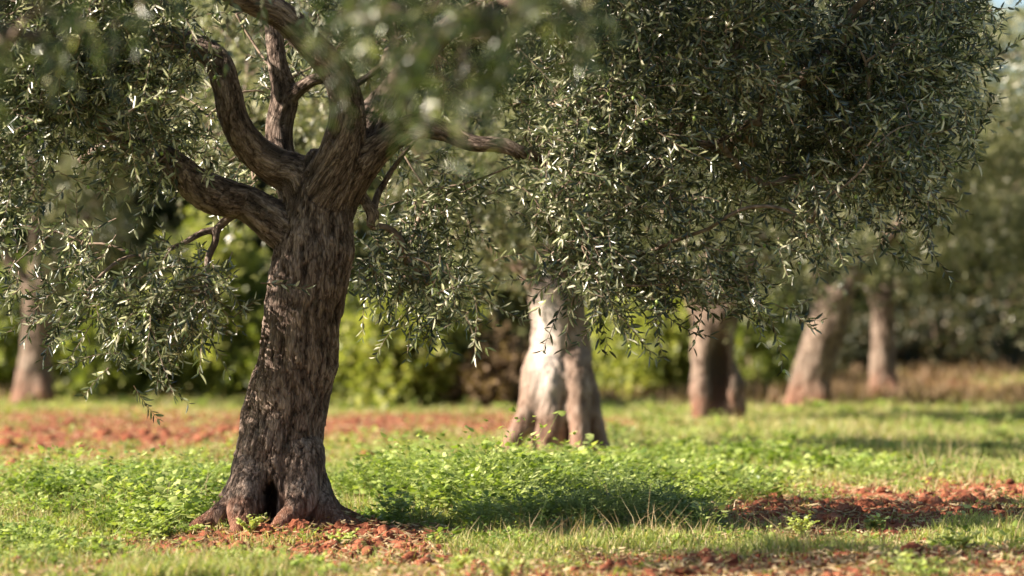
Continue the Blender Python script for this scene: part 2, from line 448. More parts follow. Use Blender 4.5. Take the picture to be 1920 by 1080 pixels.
def thin_strips(tw, r0, r1):
    """3-sided tapering tubes along tw (n,k,3), vectorised"""
    n, k, _ = tw.shape
    T = unit(np.gradient(tw, axis=1))
    a = unit(np.cross(T, np.array([0.31, 0.52, 0.79]))); b = np.cross(T, a)
    r = np.linspace(1, 0, k)[None, :, None] * (np.broadcast_to(np.asarray(r0, float).reshape(-1, 1, 1), (n, 1, 1)) - r1) + r1
    vs = [tw + r * (math.cos(q) * a + math.sin(q) * b) for q in (0, 2.094, 4.189)]
    V = np.stack(vs, 2).reshape(-1, 3)
    o = (np.arange(n) * k * 3)[:, None, None, None]
    i = (np.arange(k - 1) * 3)[None, :, None, None]
    base = np.array([[0, 1, 4, 3], [1, 2, 5, 4], [2, 0, 3, 5]])[None, None]
    return V, (o + i + base).reshape(-1, 4)

def link_branches(rng, skel, cents, seg=3):
    """greedy attach of cluster centres to the skeleton; returns paths with radii"""
    skel = np.asarray(skel)
    d0 = np.array([np.min(np.linalg.norm(skel - c, axis=1)) for c in cents])
    order = np.argsort(d0)
    nodes = [*skel]; par = [-1] * len(skel); cnt = [0] * len(skel)
    paths = []
    arr = np.zeros((len(skel) + len(cents) * seg, 3)); arr[:len(skel)] = skel; m = len(skel)
    par = np.full(len(arr), -1)
    for ci in order:
        c = cents[ci]
        d = np.linalg.norm(arr[:m] - c, axis=1)
        # prefer attaching nearer to the limbs and from below/inside
        j = int(np.argmin(d + 0.15 * (arr[:m, 2] > c[2] + 0.2)))
        a = arr[j]; v = c - a
        side = unit(np.cross(v, rng.normal(0, 1, 3))[None])[0] * np.linalg.norm(v) * rng.uniform(.06, .2)
        prev = j
        ids = [j]
        for s in range(1, seg + 1):
            t = s / seg
            arr[m] = a + v * t + side * math.sin(t * math.pi) + np.array([0, 0, .10]) * math.sin(t * math.pi) * np.linalg.norm(v)
            par[m] = prev; prev = m; ids.append(m); m += 1
        paths.append(ids)
    load = np.zeros(m)
    for k in range(m - 1, len(skel) - 1, -1):
        load[k] += 0.34
        if par[k] >= 0: load[par[k]] += load[k]
    out = []
    for ids in paths:
        pts = arr[ids]
        l = load[ids].copy(); l[0] = min(l[0], l[1] * 1.15) if ids[0] >= len(skel) else l[1] * 1.15
        rad = 0.0042 * np.sqrt(np.maximum(l, .5))
        out.append(np.hstack([pts, np.minimum(rad, .035)[:, None]]))
    return out

def foliage(rng, cents, per, Lt, nodes, lL, lW, two=True, spread=0.14, outc=None, droop=0.4, bias=0.0):
    cents = np.asarray(cents)
    n = len(cents) * per
    c = np.repeat(cents, per, 0)
    st = c + rng.normal(0, spread, (n, 3))
    out = unit(st - outc) if outc is not None else unit(st - c)
    d = unit(out * .5 + rng.normal(0, .75, (n, 3)) + np.array([0, 0, -.12]))
    Bv, Dv, S, Ln, W, tw = twig_leaves(rng, st, d, rng.uniform(.55, 1.2, n) * Lt, nodes, lL, lW, droop)
    V, Q, k = leaf_geo(Bv, Dv, S, Ln, W, two)
    tint = rng.beta(1.6, 2.0, len(Bv)) + bias
    # the pale underside shows on some leaves, and whole sprays are younger or older
    tv = rng.normal(0, .12, n)
    tint = np.clip(tint + np.tile(np.repeat(tv, nodes), 2), 0, 1)
    tint = np.where(rng.random(len(Bv)) < .12, .9 + .1 * rng.random(len(Bv)), tint * .85)
    return (V, Q, np.repeat(tint, k)), tw, Bv, Dv

def crown(parent, leaves, wood, mat, name="crown", wmat=None):
    """one mesh: leaf sets (V, Q, tint) and wood sets (V, [faces])"""
    Vs, F4, F3, T4, M4, off = [], [], [], [], [], 0
    n3 = 0
    for V, Q, t in leaves:
        Vs.append(V); F4.append(Q + off); T4.append(t); M4.append(np.zeros(len(Q))); off += len(V)
    for V, fs in wood:
        for f in fs:
            if f.shape[1] == 4: F4.append(f + off); T4.append(np.full(len(f), .3)); M4.append(np.ones(len(f)))
            else: F3.append(f + off); n3 += len(f)
        Vs.append(V); off += len(V)
    faces = [np.vstack(F4)] + ([np.vstack(F3)] if F3 else [])
    t = np.concatenate(T4 + [np.full(n3, .3)]); mi = np.concatenate(M4 + [np.ones(n3)])
    return build(name, np.vstack(Vs) - np.array(parent.location), faces, None, parent, {"tint": t}, mats=[mat, wmat or m_twig], mi=mi)

# ------------------------------------------------------------------ trunks
def make_trunk(rng, root, polys, mat, voxel, bark_amp, names=None, freq=1.0, hole=None, lump=0.02, pale=None, tex=1.0):
    """polys: list of (n,4) paths; poly 0.. with names; the union is remeshed, carved with bark and split into parts"""
    names = names or ["trunk"] + ["branch"] * (len(polys) - 1)
    paths = [catmull(p, max(voxel * 2, 0.03)) for p in polys]
    V, Q, T = tubes(paths, 20)
    tmp = build("tmp", V, [Q, T])
    md = tmp.modifiers.new("r", 'REMESH'); md.mode = 'VOXEL'; md.voxel_size = voxel; md.adaptivity = 0
    ms = tmp.modifiers.new("s", 'SMOOTH'); ms.factor = 0.6; ms.iterations = 6
    dg = bpy.context.evaluated_depsgraph_get()
    ev = tmp.evaluated_get(dg); me = ev.to_mesh()
    nv, nf = len(me.vertices), len(me.polygons)
    V = np.zeros(nv * 3, np.float32); me.vertices.foreach_get("co", V); V = V.reshape(-1, 3).astype(float)
    Nn = np.zeros(nv * 3, np.float32); me.vertex_normals.foreach_get("vector", Nn); Nn = Nn.reshape(-1, 3).astype(float)
    lt = np.zeros(nf, np.int32); me.polygons.foreach_get("loop_total", lt)
    li = np.zeros(len(me.loops), np.int32); me.loops.foreach_get("vertex_index", li)
    ls = np.zeros(nf, np.int32); me.polygons.foreach_get("loop_start", ls)
    F = [np.stack([li[ls[lt == 4] + k] for k in range(4)], 1)] if (lt == 4).any() else []
    F3 = np.stack([li[ls[lt == 3] + k] for k in range(3)], 1) if (lt == 3).any() else np.zeros((0, 3), int)
    F = F[0]
    ev.to_mesh_clear(); tme = tmp.data; bpy.data.objects.remove(tmp); bpy.data.meshes.remove(tme)
    # skeleton lookup
    sk = np.vstack([p[:, :3] for p in paths]); sr = np.concatenate([p[:, 3] for p in paths])
    sid = np.concatenate([np.full(len(p), k) for k, p in enumerate(paths)])
    sT = np.vstack([unit(np.gradient(p[:, :3], axis=0)) for p in paths])
    sS = np.concatenate([np.concatenate([[0], np.cumsum(np.linalg.norm(np.diff(p[:, :3], axis=0), axis=1))]) + 3.7 * k for k, p in enumerate(paths)])
    best = np.zeros(nv, int); bd = np.full(nv, 1e9)
    ax = np.zeros((nv, 3)); sv = np.zeros(nv); wsum = np.zeros(nv)
    for a in range(0, nv, 4000):
        dd = np.linalg.norm(V[a:a + 4000, None] - sk[None], axis=2) - sr[None] * 0.9
        best[a:a + 4000] = np.argmin(dd, 1)
        w = np.exp(-np.clip((dd - dd.min(1, keepdims=True)) / 0.05, 0, 30))
        ax[a:a + 4000] = w @ sT
        wsum[a:a + 4000] = w.sum(1)
    ax = unit(ax)
    # squeeze along the axis: sampled on a locally straightened frame
    c_ = sk[best]; T_ = sT[best]
    s_ = sS[best] + ((V - c_) * T_).sum(1)
    mean_T = np.array([unit((p[-1, :3] - p[0, :3])[None])[0] for p in paths])[sid[best]]
    per = (V - c_) - T_ * ((V - c_) * T_).sum(1)[:, None]
    q = per + mean_T * (s_ * 0.27)[:, None]
    istr = np.array([nm == "trunk" for nm in names])[sid[best]]
    wob = .02 * np.stack([noise3(V * 3.1, 401), noise3(V * 3.1, 402), np.zeros(nv)], 1)
    q = np.where(istr[:, None], (V + wob) * np.array([1, 1, .25]), q)
    crad = np.clip(sr[best] / sr.max(), .12, 1)
    n_a = fbm(q * 46 * freq, 3, 3)
    n_b = fbm(q * 105 * freq + 9, 8, 3)
    n_w = fbm(V * 7, 12, 3)
    n_c = noise3(q * np.array([1, 1, .6]) * 13 * freq + n_a[:, None] * .4, 15)
    ridge = 1 - np.abs(noise3(q * 36 * freq + n_b[:, None] * .6, 14)) * 2.4
    fiss = np.clip(ridge, 0, 1) ** 1.5
    h = bark_amp * (0.7 * n_a + 0.55 * n_b - 1.0 * fiss + 1.3 * n_c)
    foot = np.clip(1 - V[:, 2] / .45, 0, 1) * (fbm(V * 11, 19, 3)) * .035 * istr
    h = h + foot
    V2 = V + Nn * (h * np.clip(crad * 1.6, .25, 1) + lump * n_w * crad)[:, None]
    crev = np.clip(0.52 - 0.6 * fiss + 0.4 * n_a + .3 * n_b + .14 * n_c, -0.3, 1)
    if hole is not None:
        for (hc, hr, push) in hole:
            dist = (((V - hc) / hr) ** 2).sum(1)
            front = (Nn @ unit(np.array([push]))[0]) < 0.3
            k = np.where(front, np.exp(-dist ** 1.5), 0)
            V2 = V2 + k[:, None] * np.array(push)
            crev = crev - 1.2 * np.clip(k * 1.6 - .25, 0, 1)      # colour darkened inside the hole
    attrs_v = {"barkco": q, "crev": crev}
    if pale is not None:
        attrs_v["pale"] = pale(V, n_w)
    labels = np.array([k for k in range(len(names))])[sid[best]]
    # normals of the displaced whole
    full = build("tmp2", V2, [F, F3] if len(F3) else [F], smooth=True)
    NN = np.zeros(nv * 3, np.float32); full.data.vertex_normals.foreach_get("vector", NN); NN = NN.reshape(-1, 3)
    fme = full.data; bpy.data.objects.remove(full); bpy.data.meshes.remove(fme)
    loc = np.array(root.location)
    keys = {}
    for k, nm in enumerate(names): keys.setdefault(nm if nm != "branch" else ("branch", k), []).append(k)
    fl = labels[F[:, 0]]; fl3 = labels[F3[:, 0]] if len(F3) else np.zeros(0, int)
    made = []
    for nm, ks in keys.items():
        sel = F[np.isin(fl, ks)]; s3 = F3[np.isin(fl3, ks)] if len(F3) else F3
        if len(sel) < 8: continue
        us = np.unique(np.concatenate([sel.ravel(), s3.ravel()]).astype(int))
        mp = np.zeros(nv, int); mp[us] = np.arange(len(us))
        fc = [mp[sel]] + ([mp[s3]] if len(s3) else [])
        o = build(nm if isinstance(nm, str) else nm[0], V2[us] - loc, fc, mat, root, {k_: v_[us] for k_, v_ in attrs_v.items()}, smooth=True)
        o.data.normals_split_custom_set_from_vertices([tuple(x) for x in NN[us].tolist()])
        made.append(o)
    return paths, made

def pxpath(rows, d0):
    """rows (x, y, rpx[, dd]) in photo pixels at distance d0+dd -> world path"""
    out = []
    for r in rows:
        dd = r[3] if len(r) > 3 else 0
        d = d0 + dd
        out.append([*P(r[0], r[1], d), r[2] / FPX * d])
    return np.array(out)

def rooted(rows, tx, up, back):
    """start a root inside the trunk so that it swells out of it"""
    a = rows[0]
    return [(tx, a[1] - up * 1.6, a[2] * .45, back), ((tx + a[0]) / 2, a[1] - up * .8, a[2] * .75, back * .5 + (a[3] if len(a) > 3 else 0) * .5)] + rows

def fruit_mesh():
    V, Q, T = tube(np.array([[0, 0, 0, .002], [0, 0, -.004, .0062], [0, 0, -.010, .0085], [0, 0, -.017, .0080], [0, 0, -.022, .0045]]), 8)
    return V, Q, T

# ================================================================== MAIN OLIVE TREE
rng = np.random.default_rng(11)
D1 = 14.9
main = thing("olive_tree", (-1.19, D1, 0.0), "big dark-barked olive tree in sharp focus with a cleft in its foot", "tree", "olive trees of the grove")
trunk = [(522, 1020, 104), (522, 985, 100), (518, 940, 90), (514, 900, 84), (524, 840, 80), (532, 790, 77), (544, 730, 75), (558, 670, 75), (567, 600, 73), (580, 530, 74), (589, 470, 74), (594, 430, 68), (598, 380, 62), (606, 340, 56), (625, 300, 48)]
limbs = [
    [(575, 450, 50), (530, 425, 44), (490, 398, 38), (450, 376, 35), (405, 366, 38, -.1), (365, 345, 34, -.15), (330, 310, 26, -.2), (290, 285, 20, -.1), (220, 270, 14), (150, 300, 9, .1)],
    [(590, 400, 52), (560, 335, 42), (515, 312, 36), (468, 275, 33, -.05), (438, 220, 28, -.1), (424, 160, 26, -.1), (400, 105, 25, -.05), (350, 78, 22), (300, 60, 15, .1), (230, 10, 11, .2), (160, -80, 8, .2)],
    [(560, 370, 36, .25), (528, 300, 30, .35), (523, 240, 26, .4), (533, 180, 26, .4), (520, 120, 18, .4), (512, 40, 17, .45), (505, -60, 15, .5), (470, -250, 11, .6)],
    [(530, 195, 17, .4), (560, 168, 14, .35), (590, 148, 12, .3), (618, 149, 11, .3), (660, 160, 8, .35), (720, 120, 6, .4)],
    [(592, 480, 44), (608, 400, 52), (655, 310, 50, .05), (690, 245, 42, .1), (738, 180, 33, .15), (790, 105, 26, .2), (850, 45, 21, .2), (940, -5, 17, .2), (1060, -90, 14, .1), (1250, -130, 11), (1420, -80, 9), (1520, -5, 8), (1478, 45, 7.5), (1437, 100, 8), (1430, 175, 7), (1424, 230, 5)],
    [(590, 460, 42), (608, 370, 48, -.05), (642, 275, 40, -.15), (652, 205, 34, -.2), (632, 140, 30, -.22), (588, 88, 28, -.25), (525, 28, 27, -.25), (450, -8, 24, -.3), (360, -60, 20, -.4), (200, -160, 15, -.5)],
    [(600, 470, 44), (632, 370, 44), (684, 302, 36, -.1), (730, 262, 28, -.15), (775, 238, 26, -.2), (830, 246, 20, -.25), (885, 268, 17, -.3), (940, 272, 15, -.3), (985, 290, 13, -.3), (1050, 318, 11, -.2), (1130, 322, 11, -.15), (1205, 306, 11, -.1), (1240, 268, 13, -.1), (1272, 232, 12, -.15), (1290, 200, 8, -.15), (1335, 175, 5, -.2)],
    [(1236, 262, 9, -.1), (1262, 252, 10, -.1), (1300, 266, 9, -.15), (1340, 268, 8, -.15), (1375, 250, 5, -.2), (1430, 215, 4, -.2)],
    [(640, 330, 12), (668, 352, 9, .02), (688, 382, 10, .02), (699, 402, 12, .02), (697, 425, 10, .02)],
    [(697, 405, 8, .03), (705, 375, 7, .1), (716, 350, 6, .15), (748, 300, 5, .25), (790, 250, 4, .4)],
    [(440, 400, 9, .02), (408, 428, 8, .02), (403, 455, 7, .0), (391, 480, 7, 0), (388, 505, 5, -.03)],
    [(410, 430, 7, .03), (380, 436, 7, .0), (345, 455, 5, -.05), (300, 475, 4, -.1), (250, 480, 3, -.1)],
]
roots = [
    [(490, 860, 52), (470, 910, 42, -.08), (440, 950, 30, -.15), (405, 975, 24, -.2), (368, 995, 17, -.25), (330, 1030, 12, -.3)],
    [(480, 880, 40, -.1), (462, 935, 34, -.22), (455, 980, 26, -.32), (440, 1020, 20, -.4)],
    [(562, 860, 48, -.1), (566, 915, 34, -.2), (556, 955, 25, -.3), (528, 980, 18, -.38), (505, 1005, 15, -.42)],
    [(565, 870, 44, 0), (580, 930, 36, -.08), (612, 970, 30, -.15), (655, 998, 24, -.2), (692, 1030, 18, -.25)],
    [(585, 900, 30, .1), (625, 960, 22, .25), (690, 985, 16, .4), (730, 1000, 10, .5)],
    [(470, 900, 34, .15), (420, 955, 26, .3), (380, 985, 14, .4)],
]
polys = [pxpath(trunk, D1)] + [pxpath(l, D1) for l in limbs] + [pxpath(rooted(r, 535, 70, .12), D1) for r in roots]
names = ["trunk"] + ["branch"] * len(limbs) + ["trunk"] * len(roots)
hc = P(506, 938, D1 - .27)
paths1, parts1 = make_trunk(rng, main, polys, m_bark, 0.0068, 0.010, names,
    hole=[(hc, np.array([.030, .22, .085]), (0.0, .18, 0.0)), (P(500, 972, D1 - .3), np.array([.036, .2, .05]), (0.0, .16, 0.0))], lump=.022)

XL = [-700, -300, 0, 100, 150, 200, 270, 330, 400, 425, 500, 640, 690, 720, 760, 840, 870, 900, 950, 1000, 1060, 1100, 1180, 1260, 1320, 1400, 1430, 1500, 1560, 1600, 1650, 1690, 1735, 1775, 1815]
YL = [460, 480, 515, 525, 640, 695, 705, 670, 600, 430, 350, 350, 400, 560, 600, 575, 520, 480, 460, 450, 540, 640, 620, 600, 640, 600, 560, 480, 500, 560, 520, 450, 330, 120, -100]
x_w = lambda x, d: (x - 960) / FPX * d
cents = []
while len(cents) < 500:
    d = rng.uniform(14.0, 16.2)
    x = rng.uniform(-650, 1860); y = rng.uniform(-60, 640)
    lim = np.interp(x, XL, YL) - 48
    lim += 75 * noise3(np.array([[x / 85., 2.2, d]]), 305)[0]
    if y > lim: continue
    h_ = (-1.1 - x_w(x, d)) / .99; zh = P(x, y, d)[2] - h_ * math.tan(EL)
    if h_ > 0 and .62 < zh < 1.32 and abs(d + h_ * .14 - D1) < .36 and rng.random() < .85: continue
    if 320 < x < 1010 and -80 < y < 470 and d < 15.55 + .2 * rng.random(): continue
    if x > 1000 and y < 60 and rng.random() < .2: continue
    if x < 320 and (d > 15.0 or (x < 200 and d > 14.85)): continue
    if 320 <= x < 660 and rng.random() < .4: continue
    if 420 < x < 640 and rng.random() < .45: continue
    if 320 < x < 660 and y < 300 and d < 15.7: continue
    if x > 880 and y > 320 and (d > 15.4 or rng.random() < .35): continue
    if min(((x - 1600) / 75) ** 2 + ((y - 430) / 85) ** 2, ((x - 1255) / 50) ** 2 + ((y - 440) / 55) ** 2, ((x - 1440) / 60) ** 2 + ((y - 470) / 70) ** 2, ((x - 1460) / 60) ** 2 + ((y - 235) / 45) ** 2) < 1: continue
    if d < 14.8 and ((x - 1290) / 110) ** 2 + ((y - 235) / 75) ** 2 < 1: continue
    if x < -60 and (d > 15.1 or rng.random() < .8): continue
    if x < 700 and y > 380 and d > 14.9: continue
    if 700 <= x < 900 and y > 330 and rng.random() < .35: continue
    if x > 1300 and y < np.interp(x, [1300, 1680, 1730, 1775, 1810], [900, 430, 320, 110, -100]) - 0 and x > 1810: continue
    if noise3(P(x, y, d)[None] * 2.6, 301)[0] < -.10: continue
    s = D1 / d if d < D1 else 1
    cents.append(P(x, y, d))
for k in range(24):      # the low sprays left of the trunk
    x = rng.uniform(140, 400); cents.append(P(x, rng.uniform(500, np.interp(x, XL, YL) - 50), rng.uniform(14.3, 14.85)))
cents = np.array(cents)
high = []
for k in range(6):      # clusters added beyond the left frame edge to shade trunk and limbs
    high.append(np.array([rng.uniform(-4.0, -2.8), rng.uniform(13.9, 14.6), rng.uniform(2.1, 3.2)]))
for k in range(48):      # unseen forward boughs, added above the frame to shade the near ground
    high.append(np.array([rng.uniform(-4.6, -.6), rng.uniform(11.6, 12.6), rng.uniform(2.75, 3.5)]))
for k in range(72):      # extra roof clusters, added to keep sun off the right crown
    high.append(np.array([rng.uniform(-1.0, 1.2), rng.uniform(13.6, 15.6), rng.uniform(2.85, 3.9)]))
while len(high) < 205:
    v = unit(rng.normal(0, 1, (1, 3)))[0] * rng.uniform(.55, 1) ** (1 / 2)
    c = np.array([-0.5, 15.1, 3.0]) + v * np.array([3.2, 2.0, 1.9])
    if c[2] < CAMZ + (HOR + 190) / FPX * c[1]: continue
    high.append(c)
high = np.array(high)
def lights_trunk(c):     # a gap in the crown lets the low sun reach the middle of the trunk
    h_ = (-1.1 - c[:, 0]) / .99; zh = c[:, 2] - h_ * math.tan(EL)
    return (h_ > .25) & (zh > .58) & (zh < 1.35) & (np.abs(c[:, 1] + h_ * .14 - D1) < .38)
high = high[~lights_trunk(high)]
cents = cents[~(lights_trunk(cents) & (np.arange(len(cents)) % 4 > 0))]
skel1 = np.vstack([p[:, :3] for p, nm in zip(paths1, names) if nm == "branch"])
g1, tw1, Bv1, Dv1 = foliage(rng, cents, 12, .24, 9, .063, .0138, True, .10, P(560, 250, D1), .12)
g2, tw2, _, _ = foliage(rng, high, 15, .34, 9, .075, .020, False, .17, P(560, 250, D1), .15)
br = link_branches(rng, skel1, np.vstack([cents, high]))
Vb, Qb, Tb = tubes([catmull(p, .08) for p in br], 6)
Vt, Qt = thin_strips(np.vstack([tw1, tw2]), .0032, .0010)
crown(main, [g1, g2], [(Vb, [Qb, Tb]), (Vt, [Qt])], m_leaf)
# green olives hanging among the leaves
fv, fq, ft = fruit_mesh()
vis = np.where((Bv1[:, 1] < 15.2))[0]
sel = rng.choice(vis, 420, replace=False)
order = sel[np.argsort(Bv1[sel, 1])]
fm = None
for k, s_ in enumerate(order[:95]):
    if fm is None:
        fo_ = build("olive", fv, [fq, ft], m_fruit, main, smooth=True); fm = fo_.data
    else:
        fo_ = bpy.data.objects.new("olive", fm); col.objects.link(fo_); fo_.parent = main
    fo_.location = Vector((Bv1[s_] - np.array(main.location)).tolist())
    fo_.rotation_euler = (rng.uniform(-.4, .4), rng.uniform(-.4, .4), 0)
rest = order[95:]
VV = (Bv1[rest][:, None] + fv[None]).reshape(-1, 3)
o_ = np.arange(len(rest))[:, None, None] * len(fv)
ff = build("olives", VV - np.array(main.location), [(fq[None] + o_).reshape(-1, 4), (ft[None] + o_).reshape(-1, 3)], m_fruit, main, smooth=True)
ff["kind"] = "stuff"

# ================================================================== OLIVE TREES BEHIND
def crown_clusters(rng, c, r, n, zmin, shell=.45, skip=None):
    out = []
    while len(out) < n:
        v = unit(rng.normal(0, 1, (1, 3)))[0] * rng.uniform(shell, 1)
        p = np.array(c) + v * np.array(r)
        if p[2] < zmin + .35 * rng.random(): continue
        if skip is not None and skip(p): continue
        if noise3(p[None] * 1.5 + 3.1, 77)[0] < -.08: continue
        out.append(p)
    return np.array(out)

def olive(rng, base, polys, names, mat, voxel, amp, label, crown_c, crown_r, ncl, zmin, per=15, nodes=8, lL=.10, lW=.026, freq=.6, hole=None, pale=None, skip=None, lump=.03, leafm=None, group="olive trees of the grove", Lt=.45, extra=None):
    t = thing("olive_tree", base, label, "tree", group)
    pths, _ = make_trunk(rng, t, polys, mat, voxel, amp, names, freq=freq, hole=hole, pale=pale, lump=lump)
    cl = crown_clusters(rng, crown_c, crown_r, ncl, zmin, skip=skip)
    if extra is not None: cl = np.vstack([cl, extra])
    g, tw, _, _ = foliage(rng, cl, per, Lt * .62, nodes, lL, lW, False, .13, np.array(crown_c), .3, bias=.17)
    sk = np.vstack([p[len(p) // 3:, :3] for p, nm in zip(pths, names) if nm == "branch"])
    b = link_branches(rng, sk, cl, 2)
    Vb, Qb, Tb = tubes(b, 5)
    crown(t, [g], [(Vb, [Qb, Tb])], leafm or m_leaf_far)
    return t

def zf(dp):  # drop px -> distance
    return 5760.0 / dp

# second tree: pale, flared, buttressed foot
D2 = 22.8
sunlit_pale2 = lambda V, w: np.clip(1.3 * np.exp(-(((V[:, 0] - P(1022, 0, D2)[0]) / .10) ** 2 + ((V[:, 2] - P(0, 640, D2)[2]) / .42) ** 2)) + .15 * w, 0, .95)  # pale bark, with the sunlit upper left face painted whiter
t2 = [(1056, 880, 62), (1054, 830, 62), (1052, 780, 60), (1050, 730, 60), (1051, 670, 58), (1049, 610, 54), (1045, 560, 48), (1040, 530, 44)]
l2 = [
    [(1030, 580, 36), (1008, 535, 23, 0), (985, 505, 18, .1), (940, 470, 15, .2), (900, 430, 13, .3), (865, 385, 11, .4), (800, 300, 12, .2), (720, 200, 9, .3)],
    [(1055, 575, 40), (1072, 535, 30), (1090, 490, 26), (1130, 430, 20, .1), (1180, 350, 16, .2), (1260, 250, 12, .3)],
    [(1045, 560, 40), (1035, 500, 22, .3), (1040, 420, 18, .4), (1020, 300, 14, .4), (1060, 150, 10, .4)],
]
r2 = [
    [(1015, 700, 38, -.1), (998, 760, 27, -.2), (976, 800, 21, -.25), (957, 835, 17, -.3), (945, 870, 14, -.3)],
    [(1035, 700, 42, -.12), (1032, 780, 36, -.22), (1026, 850, 30, -.26), (1018, 880, 26, -.3)],
    [(1078, 690, 34, -.15), (1086, 770, 24, -.3), (1088, 820, 20, -.35), (1084, 870, 20, -.4)],
    [(1085, 720, 34), (1108, 790, 24, -.05), (1128, 840, 17, -.05), (1158, 872, 12, -.1)],
]
nm2 = ["trunk", "branch", "branch", "branch"] + ["trunk"] * len(r2)
olive(np.random.default_rng(21), (.38, D2, 0), [pxpath(p, D2) for p in [t2] + l2 + [rooted(r, 1050, 60, .15) for r in r2]], nm2, m_bark_pale, .016, .010,
      "pale sunlit olive tree with spreading ridged foot, second in the row", (.35, D2 + .3, 3.1), (3.3, 2.3, 2.1), 330, 1.5, per=15, nodes=9, lL=.075, lW=.018, pale=sunlit_pale2, extra=np.array([P(x, y, D2 + dd) for x, y, dd in [(860, 380, -.2), (900, 400, -.3), (940, 440, -.3), (890, 460, .1), (970, 450, -.3), (1000, 470, -.1), (850, 440, .1), (930, 380, -.2), (960, 400, -.4), (830, 340, 0), (1090, 440, -.2), (1130, 470, -.1)]]),
      skip=lambda p: p[1] < D2 and abs(p[0] - .40) < .33 and p[2] < 1.65)
# third tree: hollow trunk
D3 = zf(192)
t3 = [(1346, 815, 44), (1346, 790, 43), (1342, 750, 41), (1338, 700, 41), (1337, 650, 41), (1338, 610, 40), (1340, 580, 38)]
l3 = [[(1330, 620, 30), (1310, 575, 22), (1280, 520, 17), (1230, 440, 13, .2), (1180, 330, 10, .3)],
      [(1350, 620, 30), (1375, 570, 22), (1400, 510, 18), (1440, 420, 14, .3), (1480, 300, 10, .4)],
      [(1340, 610, 30, .1), (1345, 540, 20, .3), (1330, 430, 15, .5), (1340, 250, 10, .5)]]
r3 = [[(1318, 730, 26, -.1), (1312, 775, 17, -.2), (1306, 815, 14, -.2)], [(1362, 720, 34, -.02), (1372, 775, 27, -.04), (1380, 815, 20, -.05)]]
olive(np.random.default_rng(31), ((1346 - 960) / FPX * D3, D3, 0), [pxpath(p, D3) for p in [t3] + l3 + [rooted(r, 1342, 50, .1) for r in r3]], ["trunk"] + ["branch"] * 3 + ["trunk"] * 2, m_bark_far, .02, .012,
      "hollow olive tree with a long dark cavity down its trunk", ((1346 - 960) / FPX * D3, D3, 3.3), (2.7, 2.4, 2.2), 250, 1.25,
      hole=[(P(1348, 695, D3 - .22), np.array([.105, .3, .36]), (0.02, .2, 0))])
# fourth: leaning
D4 = zf(166)
t4 = [(1512, 790, 45), (1512, 765, 44), (1519, 720, 39), (1532, 670, 37), (1548, 620, 36), (1562, 575, 34), (1572, 545, 32)]
l4 = [[(1555, 590, 26), (1545, 545, 18), (1530, 500, 15), (1500, 420, 12, -.2), (1440, 330, 9, -.2)],
      [(1566, 570, 26), (1592, 530, 20), (1625, 490, 16), (1680, 430, 12), (1740, 350, 9)],
      [(1562, 570, 24, .2), (1570, 480, 15, .4), (1590, 380, 12, .6), (1580, 200, 9, .6)]]
r4 = [[(1505, 700, 22), (1492, 745, 17, -.1), (1478, 785, 14, -.2)], [(1530, 720, 22, -.1), (1540, 750, 17, -.2), (1543, 785, 14, -.2)]]
olive(np.random.default_rng(41), ((1518 - 960) / FPX * D4, D4, 0), [pxpath(p, D4) for p in [t4] + l4 + [rooted(r, 1528, 40, .1) for r in r4]], ["trunk"] + ["branch"] * 3 + ["trunk"] * 2, m_bark_far, .024, .012,
      "olive tree whose trunk leans to the right, standing just past the hollow one", ((1560 - 960) / FPX * D4, D4, 3.5), (2.6, 2.4, 2.3), 210, 1.75)
# fifth: straight slim trunk, reddish foot
D5 = zf(150)
t5 = [(1660, 775, 32), (1657, 745, 30), (1655, 700, 24), (1655, 650, 23), (1657, 600, 23), (1660, 560, 22)]
l5 = [[(1655, 600, 18), (1640, 550, 14), (1610, 480, 11), (1590, 380, 9)], [(1660, 590, 18), (1685, 540, 14), (1720, 470, 11), (1790, 360, 8)], [(1658, 590, 16, .2), (1670, 480, 12, .4), (1690, 300, 9, .5)]]
r5 = [[(1645, 720, 17), (1635, 750, 12, -.1), (1628, 775, 10)], [(1668, 720, 16, -.1), (1680, 752, 11, -.2), (1688, 775, 9)]]
olive(np.random.default_rng(51), ((1657 - 960) / FPX * D5, D5, 0), [pxpath(p, D5) for p in [t5] + l5 + [rooted(r, 1656, 40, .1) for r in r5]], ["trunk"] + ["branch"] * 3 + ["trunk"] * 2, m_bark_far, .026, .010,
      "slim upright olive tree with reddish foot, farthest of the row", ((1690 - 960) / FPX * D5, D5, 3.5), (2.6, 2.4, 2.2), 240, 1.25)
# left one, across the red strip
D6 = zf(158)
t6 = [(62, 780, 46), (62, 750, 42), (64, 715, 36), (68, 670, 32), (70, 620, 30), (68, 570, 28), (64, 535, 27)]
l6 = [[(62, 560, 20), (40, 520, 16), (-10, 450, 13), (-70, 350, 10)], [(68, 560, 20), (95, 510, 16), (150, 430, 12), (220, 320, 9)], [(66, 560, 20, .2), (70, 470, 14, .4), (60, 300, 10, .5)]]
r6 = [[(50, 700, 20), (36, 740, 14, -.1), (20, 775, 11)], [(75, 710, 20, -.1), (84, 745, 14, -.2), (96, 775, 11)]]
olive(np.random.default_rng(61), ((62 - 960) / FPX * D6, D6, 0), [pxpath(p, D6) for p in [t6] + l6 + [rooted(r, 66, 40, .1) for r in r6]], ["trunk"] + ["branch"] * 3 + ["trunk"] * 2, m_bark_far, .026, .010,
      "brown-trunked olive tree alone beyond the bare red strip", ((50 - 960) / FPX * D6, D6 - .8, 3.6), (2.8, 1.5, 2.5), 220, 1.3)
